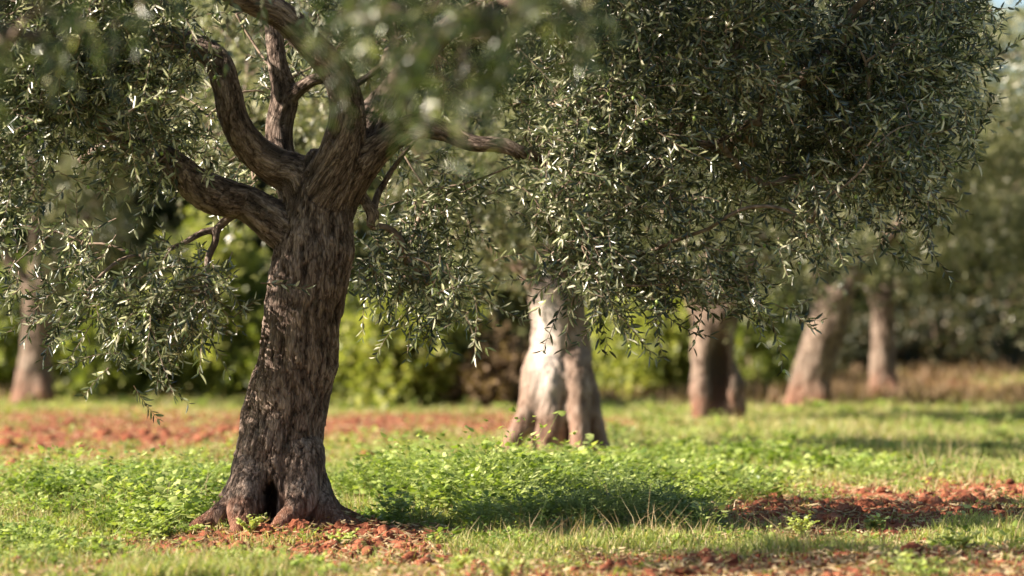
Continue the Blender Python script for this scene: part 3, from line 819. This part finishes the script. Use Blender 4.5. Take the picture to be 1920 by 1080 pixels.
# right side: trunk out of the picture
D7 = 33.0
X7 = 8.0
t7 = [(0, 0, -.1, .28), (0, 0, .5, .22), (.05, 0, 1.2, .19), (.1, 0, 1.8, .16)]
l7 = [[(.1, 0, 1.6, .12), (-.5, .1, 2.3, .08), (-1.3, 0, 3.0, .05)], [(.1, 0, 1.6, .12), (.7, 0, 2.4, .08), (1.3, 0, 3.2, .05)], [(.1, 0, 1.6, .1), (.0, .5, 2.6, .07), (-.1, .8, 3.6, .05)]]
olive(np.random.default_rng(71), (X7, D7, 0), [np.array(p) + np.array([X7, D7, 0, 0]) for p in [t7] + l7], ["trunk"] + ["branch"] * 3, m_bark_far, .026, .010,
      "olive tree at the right edge showing only one side of its crown", (X7 + .1, D7, 3.2), (3.2, 2.4, 2.6), 320, .9)

# ================================================================== NEAR TREE, its out-of-focus sprays hang into the picture
rng = np.random.default_rng(81)
near = thing("olive_tree", (-3.1, 7.6, 0), "olive tree close to the camera, only its blurred overhanging sprays in view", "tree", "olive trees of the grove")
nt_ = [np.array([(-3.1, 7.6, -.1, .26), (-3.08, 7.6, .5, .2), (-3.0, 7.55, 1.2, .18), (-2.9, 7.5, 1.7, .15)]),
       np.array([(-2.9, 7.5, 1.5, .11), (-2.4, 7.8, 2.1, .08), (-1.7, 8.2, 2.4, .06), (-.9, 8.4, 2.42, .045), (-.1, 8.4, 2.35, .035), (.5, 8.4, 2.25, .02)]),
       np.array([(-2.9, 7.5, 1.5, .10), (-2.3, 7.9, 1.80, .05), (-1.8, 8.3, 1.92, .035), (-1.38, 8.5, 1.93, .018)]),
       np.array([(-2.9, 7.5, 1.6, .12), (-3.4, 7.7, 2.4, .08), (-3.8, 7.7, 3.2, .05)])]
np_, _ = make_trunk(rng, near, nt_, m_bark, .016, .008, ["trunk", "branch", "branch", "branch"])
ncl = [(10, -10, 7.2), (70, 20, 7.3), (150, -10, 7.1), (230, -60, 7.2), (10, 90, 7.4), (-80, 150, 7.3), (-80, 10, 7.2), (-90, 260, 7.6),
       (650, -30, 6.9), (680, 40, 6.8), (740, 80, 7.0), (760, 20, 6.7), (820, -20, 6.9), (800, 90, 7.1), (880, 20, 6.7), (940, -10, 6.9), (1000, 10, 6.8), (1060, -20, 6.8), (1100, -10, 7.0), (860, 110, 6.8), (1010, -70, 7), (860, 150, 6.6), (720, -20, 7), (680, 60, 6.6), (920, 70, 6.8), (1010, 60, 6.9)]
nc = np.array([P(c[0], c[1], c[2] + .9) for c in ncl])
hi = np.array([np.array([-2.9, 7.4, 3.3]) + unit(rng.normal(0, 1, (1, 3)))[0] * np.array([1.5, 1.4, .9]) for _ in range(60)])
g1, tw_, _, _ = foliage(rng, nc, 7, .16, 8, .052, .013, True, .05, None, .4, .05)
g2, tw2_, _, _ = foliage(rng, hi, 9, .4, 8, .09, .024, False, .2, None, .4)
bb = link_branches(rng, np.vstack([p[:, :3] for p in np_[1:]]), np.vstack([nc, hi]))
Vb, Qb, Tb = tubes(bb, 6)
Vt, Qt = thin_strips(np.vstack([tw_, tw2_]), .003, .001)
crown(near, [g1, g2], [(Vb, [Qb, Tb]), (Vt, [Qt])], m_leaf_near)

# ================================================================== SHRUBS AND TREES BEHIND
def shrub(rng, name, x0, x1, ytop, ybase, mat, label, cat, n=110, depth=1.4, per=14, lL=.10, lW=.06, group=None, kind=None, nodes=7, stem_mat=None, d=None, Lt=.3, gap=-.02):
    """a bush filling photo columns x0..x1; its foot at ybase tells the distance"""
    d = d or zf(ybase - HOR)
    xc = ((x0 + x1) / 2 - 960) / FPX * d; w = (x1 - x0) / FPX * d / 2; h = CAMZ + (HOR - ytop) / FPX * d
    b = thing(name, (xc, d, 0), label, cat, group)
    pts = []
    while len(pts) < n:
        v = unit(rng.normal(0, 1, (1, 3)))[0] * rng.uniform(.5, 1)
        p = np.array([xc, d, h * .42]) + v * np.array([w * .93, depth, h * .52])
        if p[2] < .08: continue
        if noise3(p[None] * 2.0, 55)[0] < gap: continue
        pts.append(p)
    pts = np.array(pts)
    g, tw, _, _ = foliage(rng, pts, per, Lt, nodes, lL, lW, False, .12, np.array([xc, d, h * .3]), .25)
    st = []
    for k in range(7):
        a = rng.uniform(0, 6.28)
        st.append(np.array([[xc + .12 * math.cos(a), d + .12 * math.sin(a), -.05, .04], [xc + w * .4 * math.cos(a), d + .4 * math.sin(a), h * .4, .025], [xc + w * .6 * math.cos(a), d + .6 * math.sin(a), h * .75, .01]]))
    bl = link_branches(rng, np.vstack([s[:, :3] for s in st]), pts, 2)
    V1, Q1, T1 = tubes([catmull(s, .2) for s in st] + bl, 5)
    crown(b, [g], [(V1, [Q1, T1])], mat, "foliage")
    return b

sr_ = np.random.default_rng(91)
G = "shrubs along the edge of the grove"
shrub(sr_, "shrub", -60, 175, 470, 760, m_bush, "rounded green shrub behind the left olive trunk", "shrub", 120, group=G, d=40.0)
shrub(sr_, "shrub", 120, 330, 560, 762, m_bush, "low leafy green shrub with pale sunlit tips right of the lone left trunk", "shrub", 110, group=G, d=39.6)
shrub(sr_, "shrub", 300, 480, 400, 764, m_bush_y, "tall yellow-green shrub glowing in the gap left of the dark main trunk", "shrub", 170, group=G, d=39.6)
shrub(sr_, "shrub", 440, 660, 470, 766, m_bush, "tall green shrub hidden mostly behind the main trunk", "shrub", 130, group=G, d=39.6)
shrub(sr_, "shrub", 640, 890, 520, 766, m_bush_y, "broad bright green shrub with round clumps right of the main trunk", "shrub", 170, group=G, d=35.5)
shrub(sr_, "shrub", 870, 1000, 635, 764, m_dry, "half dry brownish shrub left of the pale trunk", "shrub", 80, group=G, lW=.04, gap=-.1)
shrub(sr_, "shrub", 1100, 1320, 545, 745, m_bush_y, "olive green shrub between the pale trunk and the hollow trunk", "shrub", 140, group=G, d=40.0)
shrub(sr_, "shrub", 1360, 1500, 560, 735, m_bush, "small green shrub between the hollow trunk and the leaning trunk", "shrub", 90, group=G, d=42.5)
shrub(sr_, "shrub", 1560, 1660, 590, 722, m_dark, "dark brownish shrub seen between the leaning trunk and the slim trunk", "shrub", 70, group=G, lW=.04, d=46.0)
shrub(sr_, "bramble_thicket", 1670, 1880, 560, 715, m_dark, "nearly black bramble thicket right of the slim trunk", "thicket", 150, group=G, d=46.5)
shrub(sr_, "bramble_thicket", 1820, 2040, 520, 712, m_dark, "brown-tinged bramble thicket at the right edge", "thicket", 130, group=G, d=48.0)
# tall trees closing the view, each a thing, sharing a crown mesh
tall_labels = ["dense dark tree far behind the lone left trunk", "dense dark tree far behind the yellow-green shrub", "dense dark tree far behind the main trunk",
               "dense dark tree far behind the broad bright shrub", "dense dark tree far behind the pale trunk", "dense dark tree far behind the hollow trunk", "dense dark tree far behind the leaning trunk", "dense dark tree low behind the black thicket"]
tr_ = np.random.default_rng(95)
proto = None
for k, xp in enumerate([-20, 270, 560, 850, 1130, 1400, 1640, 1830]):
    dd = 52 + (k % 3) * 2.5
    X = (xp - 960) / FPX * dd
    if proto is None:
        b = thing("dense_tree", (0, 0, 0), tall_labels[0], "tree", "tall trees closing the view")
        cl = crown_clusters(tr_, (0, 0, 4.4), (2.2, 2.0, 4.2), 260, .5)
        g, _, _, _ = foliage(tr_, cl, 16, .7, 7, .17, .09, False, .28, np.array([0, 0, 3.5]), .2)
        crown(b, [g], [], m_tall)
        V1, Q1, T1 = tubes([np.array([[0, 0, -.1, .3], [.05, 0, 2, .22], [0, .1, 4.5, .12], [0, 0, 6.6, .04]])], 12)
        build("trunk", V1, [Q1, T1], m_twig, b, smooth=True)
        proto = b; c = b
    else:
        c = proto.copy(); col.objects.link(c)
        for ch in list(proto.children):
            h = ch.copy(); col.objects.link(h); h.parent = c
        c["label"] = tall_labels[k]
    c.location = (X, dd, 0); c.rotation_euler = (0, 0, k * 1.3)
    s = [1, 1.05, .95, 1.08, 1, 1.06, 1.0, .62][k]
    c.scale = (1.08, 1.08, s)

# ================================================================== GROUND COVER
rng = np.random.default_rng(101)
def sample_ground(n, dmin=11.7, dmax=46, pw=1.0, margin=1.5):
    """more where the camera sees it nearer"""
    u = rng.random(n)
    a = dmin ** (-pw); b = dmax ** (-pw)
    d = (a + (b - a) * u) ** (-1 / pw)
    x = rng.uniform(-1, 1, n) * 960 / FPX * d * margin
    return x, d

def green_density(x, y):
    return np.clip(1 - 1.15 * soil_mask(x, y), 0, 1)

def blades(name, n, hmin, hmax, mat, label, cat, dens, tintf, pw=1.0, wscale=1.0, dmax=46, lean=.45):
    x, y = sample_ground(n, pw=pw, dmax=dmax)
    keep = rng.random(n) < dens(x, y)
    x, y = x[keep], y[keep]; m = len(x)
    z = gz(x, y) - .005
    tall = np.clip(.72 + 1.1 * n2(x, y, 1.5, 61, 3) + .8 * n2(x, y, 5, 62, 2), .2, 2.4)
    h = rng.uniform(hmin, hmax, m) * tall * (1 - .55 * soil_mask(x, y))
    w = .0032 * wscale * np.maximum(1, (y / 15) ** 1.1) * rng.uniform(.7, 1.3, m)
    a = rng.uniform(0, 2 * np.pi, m)
    s = np.stack([np.cos(a), np.sin(a), np.zeros(m)], 1) * w[:, None]
    b = rng.uniform(0, 2 * np.pi, m)
    ln = rng.uniform(.05, 1, m) * lean
    dv = np.stack([np.cos(b) * ln, np.sin(b) * ln, np.ones(m)], 1)
    B0 = np.stack([x, y, z], 1)
    hh = h[:, None]
    mid = B0 + dv * hh * .55
    tip = B0 + dv * hh * np.array([1.9, 1.9, 1.0])
    V = np.stack([B0 - s, B0 + s, mid + s * .8, mid - s * .8, tip], 1).reshape(-1, 3)
    o = np.arange(m)[:, None] * 5
    Q = o + [0, 1, 2, 3]; T = o + [3, 2, 4]
    t = tintf(x, y)
    ob = build(name, V, [Q, T], mat, None, {"tint": np.concatenate([t, t])})
    return tag(ob, label, cat, kind="stuff")

def tint_g(x, y):
    m = len(x)
    dry = np.clip(.35 + .55 * n2(x, y, .8, 71, 3) + .012 * np.clip(y - 24, 0, 20) * (x > -1), 0, 1)
    dry = np.where((y > 34) & (x > 1.5), np.maximum(dry, .55), dry)
    t = rng.beta(2, 2.4, m) * .75
    isd = rng.random(m) < .08 + .6 * dry ** 1.5
    return np.where(isd, rng.uniform(.82, 1, m), t)

blades("grass", 430000, .03, .10, m_grass, "short green grass over the orchard floor", "grass", lambda x, y: np.clip(green_density(x, y) + .05, 0, 1), tint_g, pw=.9, wscale=1.15)
blades("dry_grass", 52000, .08, .24, m_straw, "thin straw-coloured dry stalks among the green", "dry grass", lambda x, y: np.clip((n2(x, y, .9, 66, 3) + .25) * 1.2, 0, 1) * green_density(x, y), lambda x, y: rng.random(len(x)), pw=1.0, wscale=.55, lean=.6)

def weeds(name, spots, mat, label, leaf=(.022, .018), lv=26, h=(.08, .2), stems=True, upright=.5):
    """spots: (x, y) arrays of plant feet. Broad leaves on thin stalks"""
    x, y, sc = spots
    m = len(x)
    z = gz(x, y)
    k = lv
    hh = rng.uniform(h[0], h[1], m) * sc * np.clip(1 + 1.9 * n2(x, y, 3.2, 140, 3), .25, 2.3)
    t = rng.uniform(.25, 1, (m, k))
    a = rng.uniform(0, 2 * np.pi, (m, k))
    rad = (hh[:, None] * rng.uniform(.1, 1.0 - .3 * upright, (m, k)))
    pos = np.stack([x[:, None] + np.cos(a) * rad, y[:, None] + np.sin(a) * rad, z[:, None] + hh[:, None] * t * (1 - .35 * (rad / hh[:, None]) ** 2)], -1)
    foot = np.stack([x, y, z - .01], 1)[:, None] + rng.normal(0, .01, (m, k, 3)) * np.array([1, 1, 0])
    D = unit(np.stack([np.cos(a), np.sin(a), rng.uniform(-.3, .6, (m, k))], -1)).reshape(-1, 3)
    n = m * k
    up = np.stack([rng.normal(0, .45, n), rng.normal(0, .45, n), np.ones(n)], 1)
    S = unit(np.cross(D, up))
    far = np.repeat(np.maximum(1, y / 17), k)
    tint = np.clip(np.repeat(rng.normal(.42, .27, m) + .3 * n2(x, y, 2.1, 150, 2), k) + rng.normal(0, .16, n), 0, 1)
    szp = np.repeat(np.clip(rng.lognormal(0, .45, m), .45, 2.1), k)
    V, Q, kk = leaf_geo(pos.reshape(-1, 3), D, S, leaf[0] * rng.uniform(.6, 1.3, n) * far * szp, leaf[1] * rng.uniform(.7, 1.2, n) * far * szp, True, .12)
    Vs, Fs, ts = [V], [Q], [np.repeat(tint, kk)]
    if stems:
        tw = np.stack([foot, (foot * .45 + pos * .55) + np.array([0, 0, .02]), pos], 2).reshape(-1, 3, 3)
        pick = rng.random(len(tw)) < .5
        v2, q2 = thin_strips(tw[pick], .0016, .0008)
        Vs.append(v2); Fs.append(q2 + len(V)); ts.append(np.full(len(q2), .45))
    return build(name, np.vstack(Vs), [np.vstack(Fs)], mat, None, {"tint": np.concatenate(ts)})

def spots_in(n, regions, dens=None):
    xs, ys, ss = [], [], []
    for (cx, cy_, rx, ry, w, s) in regions:
        k = int(n * w)
        a = rng.uniform(0, 2 * np.pi, k); r = np.sqrt(rng.random(k)) * rng.uniform(.7, 1.1, k)
        x = cx + rx * r * np.cos(a); y = cy_ + ry * r * np.sin(a)
        kp = n2(x, y, 2.0, 83, 3) > .03
        xs.append(x[kp]); ys.append(y[kp]); ss.append(np.full(kp.sum(), s) * (1.15 - .5 * r[kp]))
    return np.concatenate(xs), np.concatenate(ys), np.concatenate(ss)

w1 = weeds("clover", spots_in(5200, [(-.3, 16.8, .9, 2.0, .26, 1.35), (-2.1, 17.3, 1.0, 1.8, .22, 1.0), (-1.9, 15.2, .6, .9, .10, .9), (.6, 17.8, 1.3, 2.1, .22, 1.0), (.0, 19.4, 1.2, 1.0, .08, .8), (1.9, 20.5, 1.2, 1.6, .08, .7), (-2.6, 13.6, .6, .8, .05, .6)]), m_weed,
           "", leaf=(.029, .024), lv=30, h=(.07, .21))
tag(w1, w1.name and "bright green leafy clover and weeds carpeting the ground round the trunks", "clover", kind="stuff")
xg, yg = sample_ground(8600, 11.8, 36, 1.0)
kp = rng.random(len(xg)) < green_density(xg, yg) * np.clip(n2(xg, yg, .7, 88, 2) + .55, 0, 1)
w3 = weeds("low_weeds", (xg[kp], yg[kp], np.ones(kp.sum())), m_weed, "", leaf=(.022, .015), lv=20, h=(.03, .12))
tag(w3, "small low broadleaf weeds scattered through the grass", "weeds", kind="stuff")
w2 = weeds("feathery_weeds", spots_in(1000, [(.3, 15.6, .8, 1.1, .5, 1.2), (.62, 15.0, .5, .6, .25, 1.0), (.0, 16.8, .6, .8, .25, 1.1)]), m_weed_blue, "", leaf=(.022, .008), lv=38, h=(.07, .2), upright=.7)
tag(w2, "darker feathery weeds in a wide clump right of the main tree", "weeds", kind="stuff")

# individual plants that stand out
def plant(x, y, h, kind, label, name="leafy_weed", cat="weed"):
    z = float(gz(x, y)[0])
    p = thing(name, (x, y, z), label, cat)
    st = []; B, D, Sx, Ln, W = [], [], [], [], []
    ns = {'broad': 7, 'seed': 4, 'sparse': 3, 'pale': 12}[kind]
    for s in range(ns):
        a = rng.uniform(0, 6.28); ln = h * rng.uniform(.6, 1.05); sp = {'broad': .5, 'seed': .12, 'sparse': .22, 'pale': .8}[kind]
        k = 7
        t = np.linspace(0, 1, k)[:, None]
        path = np.array([0, 0, -.01]) + t * np.array([0, 0, ln]) + t ** 1.6 * np.array([math.cos(a), math.sin(a), -.15]) * ln * sp
        st.append(np.hstack([path, np.linspace(.0022, .0009, k)[:, None]]))
        m = {'broad': 14, 'seed': 26, 'sparse': 12, 'pale': 16}[kind]
        for q in range(m):
            tt = rng.uniform(.2, 1); i = tt * (k - 1); i0 = min(int(i), k - 2); pos = path[i0] * (1 - i + i0) + path[i0 + 1] * (i - i0)
            aa = rng.uniform(0, 6.28)
            dd = unit(np.array([[math.cos(aa), math.sin(aa), {'broad': .2, 'seed': 1.3, 'sparse': .5, 'pale': .3}[kind]]]))[0]
            B.append(pos); D.append(dd)
            l, w = {'broad': (.042, .026), 'seed': (.016, .005), 'sparse': (.024, .012), 'pale': (.024, .02)}[kind]
            Ln.append(l * rng.uniform(.6, 1.2)); W.append(w * rng.uniform(.7, 1.2))
    B = np.array(B); D = np.array(D)
    Sx = unit(np.cross(D, np.array([0, 0, 1.0]) + rng.normal(0, .4, (len(B), 3))))
    V, Q, kk = leaf_geo(B, D, Sx, np.array(Ln), np.array(W), True, .1)
    mt = {'broad': m_weed_blue, 'seed': m_grass, 'sparse': m_weed_blue, 'pale': m_weed}[kind]
    build("leaves", V, [Q], mt, p, {"tint": np.repeat(np.clip(rng.normal({'seed': .75, 'pale': .9}.get(kind, .5), .12, len(B)), 0, 1), kk)})
    v, q, t_ = tubes(st, 4)
    build("stems", v, [q, t_], mt, p, {"tint": np.full(len(q) + len(t_), .5)})
    return p
def gp(x, y):
    d = zf(y - HOR); return (x - 960) / FPX * d, d
plant(*gp(312, 912), .33, 'seed', "tall wild grass tuft with seed heads left of the main trunk", "seeding_grass", "grass tuft")
plant(*gp(282, 905), .22, 'seed', "shorter grass spike just left of the tall seeding tuft", "seeding_grass", "grass tuft")
plant(*gp(200, 1045), .17, 'broad', "broad-leaved dark green weed growing in the lower left grass")
plant(*gp(848, 1078), .14, 'pale', "pale yellow-green weed at the bottom, just right of the main tree's foot")
plant(*gp(945, 1082), .15, 'pale', "pale weed on the bottom edge, right beside its twin weed")
plant(*gp(1160, 862), .34, 'broad', "knee-high green weed behind the right root of the pale trunk")
plant(*gp(1010, 1000), .32, 'sparse', "thin upright weed with few leaves rising from the feathery clump")
plant(*gp(1245, 985), .2, 'broad', "green weed at the right end of the feathery clump")
plant(*gp(745, 985), .24, 'broad', "dense leafy weed close to the right root of the main tree")
plant(*gp(445, 1062), .12, 'pale', "small pale weed on the red earth before the main tree")
plant(*gp(1395, 905), .16, 'broad', "low green weed on the left side of the right-hand red patch")
plant(*gp(1500, 1010), .14, 'pale', "small light green weed below the right-hand red patch")

# ------------------------------------------------------------------ clods and stones
def clod(r, seed, name, mat, flat=.7):
    import bmesh
    bm = bmesh.new(); bmesh.ops.create_icosphere(bm, subdivisions=3, radius=1)
    me = bpy.data.meshes.new(name)
    v = np.array([x.co[:] for x in bm.verts])
    v = v * (1 + .38 * fbm(v * 1.4 + seed * 7.7, seed, 3) + .14 * fbm(v * 5 + seed, seed + 3, 2))[:, None] * np.array([1, 1, flat]) * r
    for q, x in zip(v, bm.verts): x.co = q
    bm.to_mesh(me); bm.free(); me.materials.append(mat)
    return me
clods = [clod(1, k, "soil_clod", m_soil) for k in range(6)]
stones = [clod(1, k + 20, "stone", m_stone, .5) for k in range(3)]
def put(me, name, x, y, r, label, cat, group):
    o = bpy.data.objects.new(name, me); col.objects.link(o)
    o.location = (float(x), float(y), float(gz(x, y)[0]) + r * .2); o.scale = (r, r * rng.uniform(.8, 1.2), r * rng.uniform(.7, 1)); o.rotation_euler = (rng.uniform(-.3, .3), rng.uniform(-.3, .3), rng.uniform(0, 6.28))
    return tag(o, label, cat, group)
put(clods[0], "soil_clod", *gp(452, 1022), .085, "largest red soil lump lying before the main tree's foot", "soil clod", None)
put(clods[1], "soil_clod", *gp(560, 1000), .06, "reddish clod against the front root of the main tree", "soil clod", None)
put(stones[0], "stone", *gp(493, 1028), .035, "small whitish stone beside the largest red soil lump", "stone", None)
put(stones[1], "stone", *gp(655, 1056), .04, "pale stone on the bottom red earth right of the main tree's foot", "stone", None)
put(stones[2], "stone", *gp(1240, 955), .05, "pinkish stone in grass at the right end of the feathery clump", "stone", None)
for (x_, y_, r_, lab) in [(1462, 962, .05, "red clod at the left end of the right-hand bare patch"), (1560, 985, .055, "red clod at the lower rim of the right-hand bare patch"), (1625, 960, .07, "largest orange-red clod in the middle of the right-hand bare patch"),
                          (1815, 945, .07, "pale-topped red clod at the right end of the bare patch"), (1878, 950, .06, "red clod beside the picture's right edge"), (1740, 905, .055, "red clod at the shaded far rim of the bare patch"),
                          (620, 1020, .045, "red clod beside the right root of the main tree"), (395, 1060, .04, "red clod at the bottom left of the main tree's earth"), (720, 1062, .045, "red clod on the bottom earth right of the pale stone"), (335, 1065, .045, "leftmost red clod on the bottom earth")]:
    put(clods[rng.integers(6)], "soil_clod", *gp(x_, y_), r_, lab, "soil clod", None)
# the countless smaller clods and crumbs, one mass each
proto_v = [np.array([v.co[:] for v in c.vertices]) for c in clods]
proto_f = np.array([p.vertices[:] for p in clods[0].polygons])
Vs, Fs, off = [], [], 0
for (n, cx, cy_, rx, ry) in [(420, 1.95, 16.3, .9, 1.4), (360, 3.0, 16.9, .8, 1.5), (420, -1.0, 13.6, .8, .9), (260, 1.3, 12.6, 1.8, .6), (260, -3.4, 25.5, 2.5, 4.0), (120, -1.9, 12.8, .6, .5)]:
    X_ = cx + rng.normal(0, .55, n) * rx; Y_ = cy_ + rng.normal(0, .55, n) * ry
    kp = (rng.random(n) < soil_mask(X_, Y_) + .05) & (Y_ > 11.8); X_, Y_ = X_[kp], Y_[kp]; Z_ = gz(X_, Y_)
    for x_, y_, z_ in zip(X_, Y_, Z_):
        r_ = .008 + .036 * rng.random() ** 3.2
        if y_ > 20: r_ *= 1.6
        a_ = rng.uniform(0, 6.28); v = proto_v[rng.integers(6)] * r_ * rng.uniform(.7, 1.25, 3)
        Vs.append(np.stack([v[:, 0] * math.cos(a_) - v[:, 1] * math.sin(a_) + x_, v[:, 0] * math.sin(a_) + v[:, 1] * math.cos(a_) + y_, v[:, 2] + z_ + r_ * .25], 1)); Fs.append(proto_f + off); off += len(v)
tag(build("soil_rubble", np.vstack(Vs), [np.vstack(Fs)], m_soil), "rough red soil rubble over the bare patches", "soil", kind="stuff")
# finer crumbs as one mass
xs, ys = sample_ground(26000, 11.8, 34, 1.1)
kp = rng.random(len(xs)) < soil_mask(xs, ys) * .8
xs, ys = xs[kp], ys[kp]; m = len(xs)
ico = np.array([[0, 0, 1], [.9, 0, -.2], [-.45, .8, -.2], [-.45, -.8, -.2], [0, 0, -.8]]); fc = np.array([[0, 1, 2], [0, 2, 3], [0, 3, 1], [4, 2, 1], [4, 3, 2], [4, 1, 3]])
r_ = rng.uniform(.005, .017, m) * np.maximum(1, ys / 17)
V = (ico[None] * r_[:, None, None] * rng.uniform(.6, 1.3, (m, 5, 3))); a = rng.uniform(0, 6.28, m); ca, sa = np.cos(a), np.sin(a)
V = np.stack([V[..., 0] * ca[:, None] - V[..., 1] * sa[:, None], V[..., 0] * sa[:, None] + V[..., 1] * ca[:, None], V[..., 2]], -1)
V = V + np.stack([xs, ys, gz(xs, ys) + r_ * .3], 1)[:, None]
cr = build("soil_crumbs", V.reshape(-1, 3), [(np.arange(m)[:, None, None] * 5 + fc[None]).reshape(-1, 3)], m_soil)
tag(cr, "loose red soil crumbs over the bare patches", "soil", kind="stuff")

# fallen dry leaves and bits of straw lying on the ground
xs, ys = sample_ground(56000, 11.7, 40, 1.0)
kp = rng.random(len(xs)) < np.clip(.45 + .9 * n2(xs, ys, 1.1, 120, 3) + .4 * soil_mask(xs, ys), .05, 1); xs, ys = xs[kp], ys[kp]; m = len(xs)
B = np.stack([xs, ys, gz(xs, ys) + rng.uniform(.004, .03, m)], 1); a = rng.uniform(0, 6.28, m)
D = unit(np.stack([np.cos(a), np.sin(a), rng.normal(0, .25, m)], 1)); S = unit(np.cross(D, np.array([0, 0, 1.0]) + rng.normal(0, .5, (m, 3))))
V, Q, k = leaf_geo(B, D, S, rng.uniform(.03, .055, m), rng.uniform(.008, .016, m) * np.maximum(1, ys / 18), True, .3)
tag(build("fallen_leaves", V, [Q], m_straw, None, {"tint": np.repeat(rng.random(m), k)}), "dry fallen leaves and straw lying over soil and grass", "fallen leaves", kind="stuff")

# dry brush at the foot of the shrubs
xs = rng.uniform(-7.5, 9.5, 5200); ys = rng.uniform(34.5, 45, 5200)
kp = (rng.random(5200) < np.clip(.25 + 1.2 * n2(xs, ys, .55, 130, 2) + .25 * (xs > -.6), 0, 1)) & ((xs > -.8) | (ys > 37)); xs, ys = xs[kp], ys[kp]; m = len(xs)
kk = 9
B = np.stack([xs, ys, gz(xs, ys)], 1)[:, None] + rng.normal(0, .05, (m, kk, 3)) * np.array([1, 1, 0]); B = B.reshape(-1, 3); n = len(B)
D = unit(rng.normal(0, .42, (n, 3)) + np.array([0, 0, 1.0])); S = unit(np.cross(D, rng.normal(0, 1, (n, 3))))
V, Q, k = leaf_geo(B, D, S, rng.uniform(.08, .32, n), rng.uniform(.012, .03, n), False)
tag(build("dry_brush", V, [Q], m_dry, None, {"tint": rng.beta(2, 1.6, n)}), "dry brownish brush and dead grass along the foot of the shrubs", "dry brush", kind="stuff")

for (x_, y_, h_, kd, lb) in [(700, 930, .30, 'broad', "tall leafy weed highest in the green clump right of the main trunk"), (770, 905, .28, 'pale', "pale leafy weed at the back of the green clump"), (880, 960, .22, 'broad', "weed at the near end of the green clump"),
        (360, 960, .2, 'broad', "dark weed pressed against the left root of the main tree"), (250, 960, .18, 'pale', "pale weed in the middle of the clover left of the main tree"), (1100, 1000, .26, 'sparse', "spindly weed in the right half of the feathery clump"),
        (1180, 930, .22, 'pale', "light weed behind the feathery clump"), (585, 1072, .10, 'pale', "tiny light weed on the bottom edge below the main tree"), (1640, 1000, .12, 'broad', "small weed between the red patch and the bottom strip"),
        (1330, 930, .15, 'pale', "low light weed left of the red patch, in open grass"), (80, 1000, .14, 'broad', "weed in the grass at the lower left corner"), (1800, 1040, .12, 'pale', "small weed in the grass at the lower right corner")]:
    plant(*gp(x_, y_), h_, kd, lb)

plant(*gp(395, 990), .11, 'pale', "small weed against the left root toe of the main tree")
plant(*gp(640, 1012), .11, 'pale', "small weed against the right root toe of the main tree")
plant(*gp(470, 1000), .11, 'pale', "tiny weed below the cleft of the main tree")
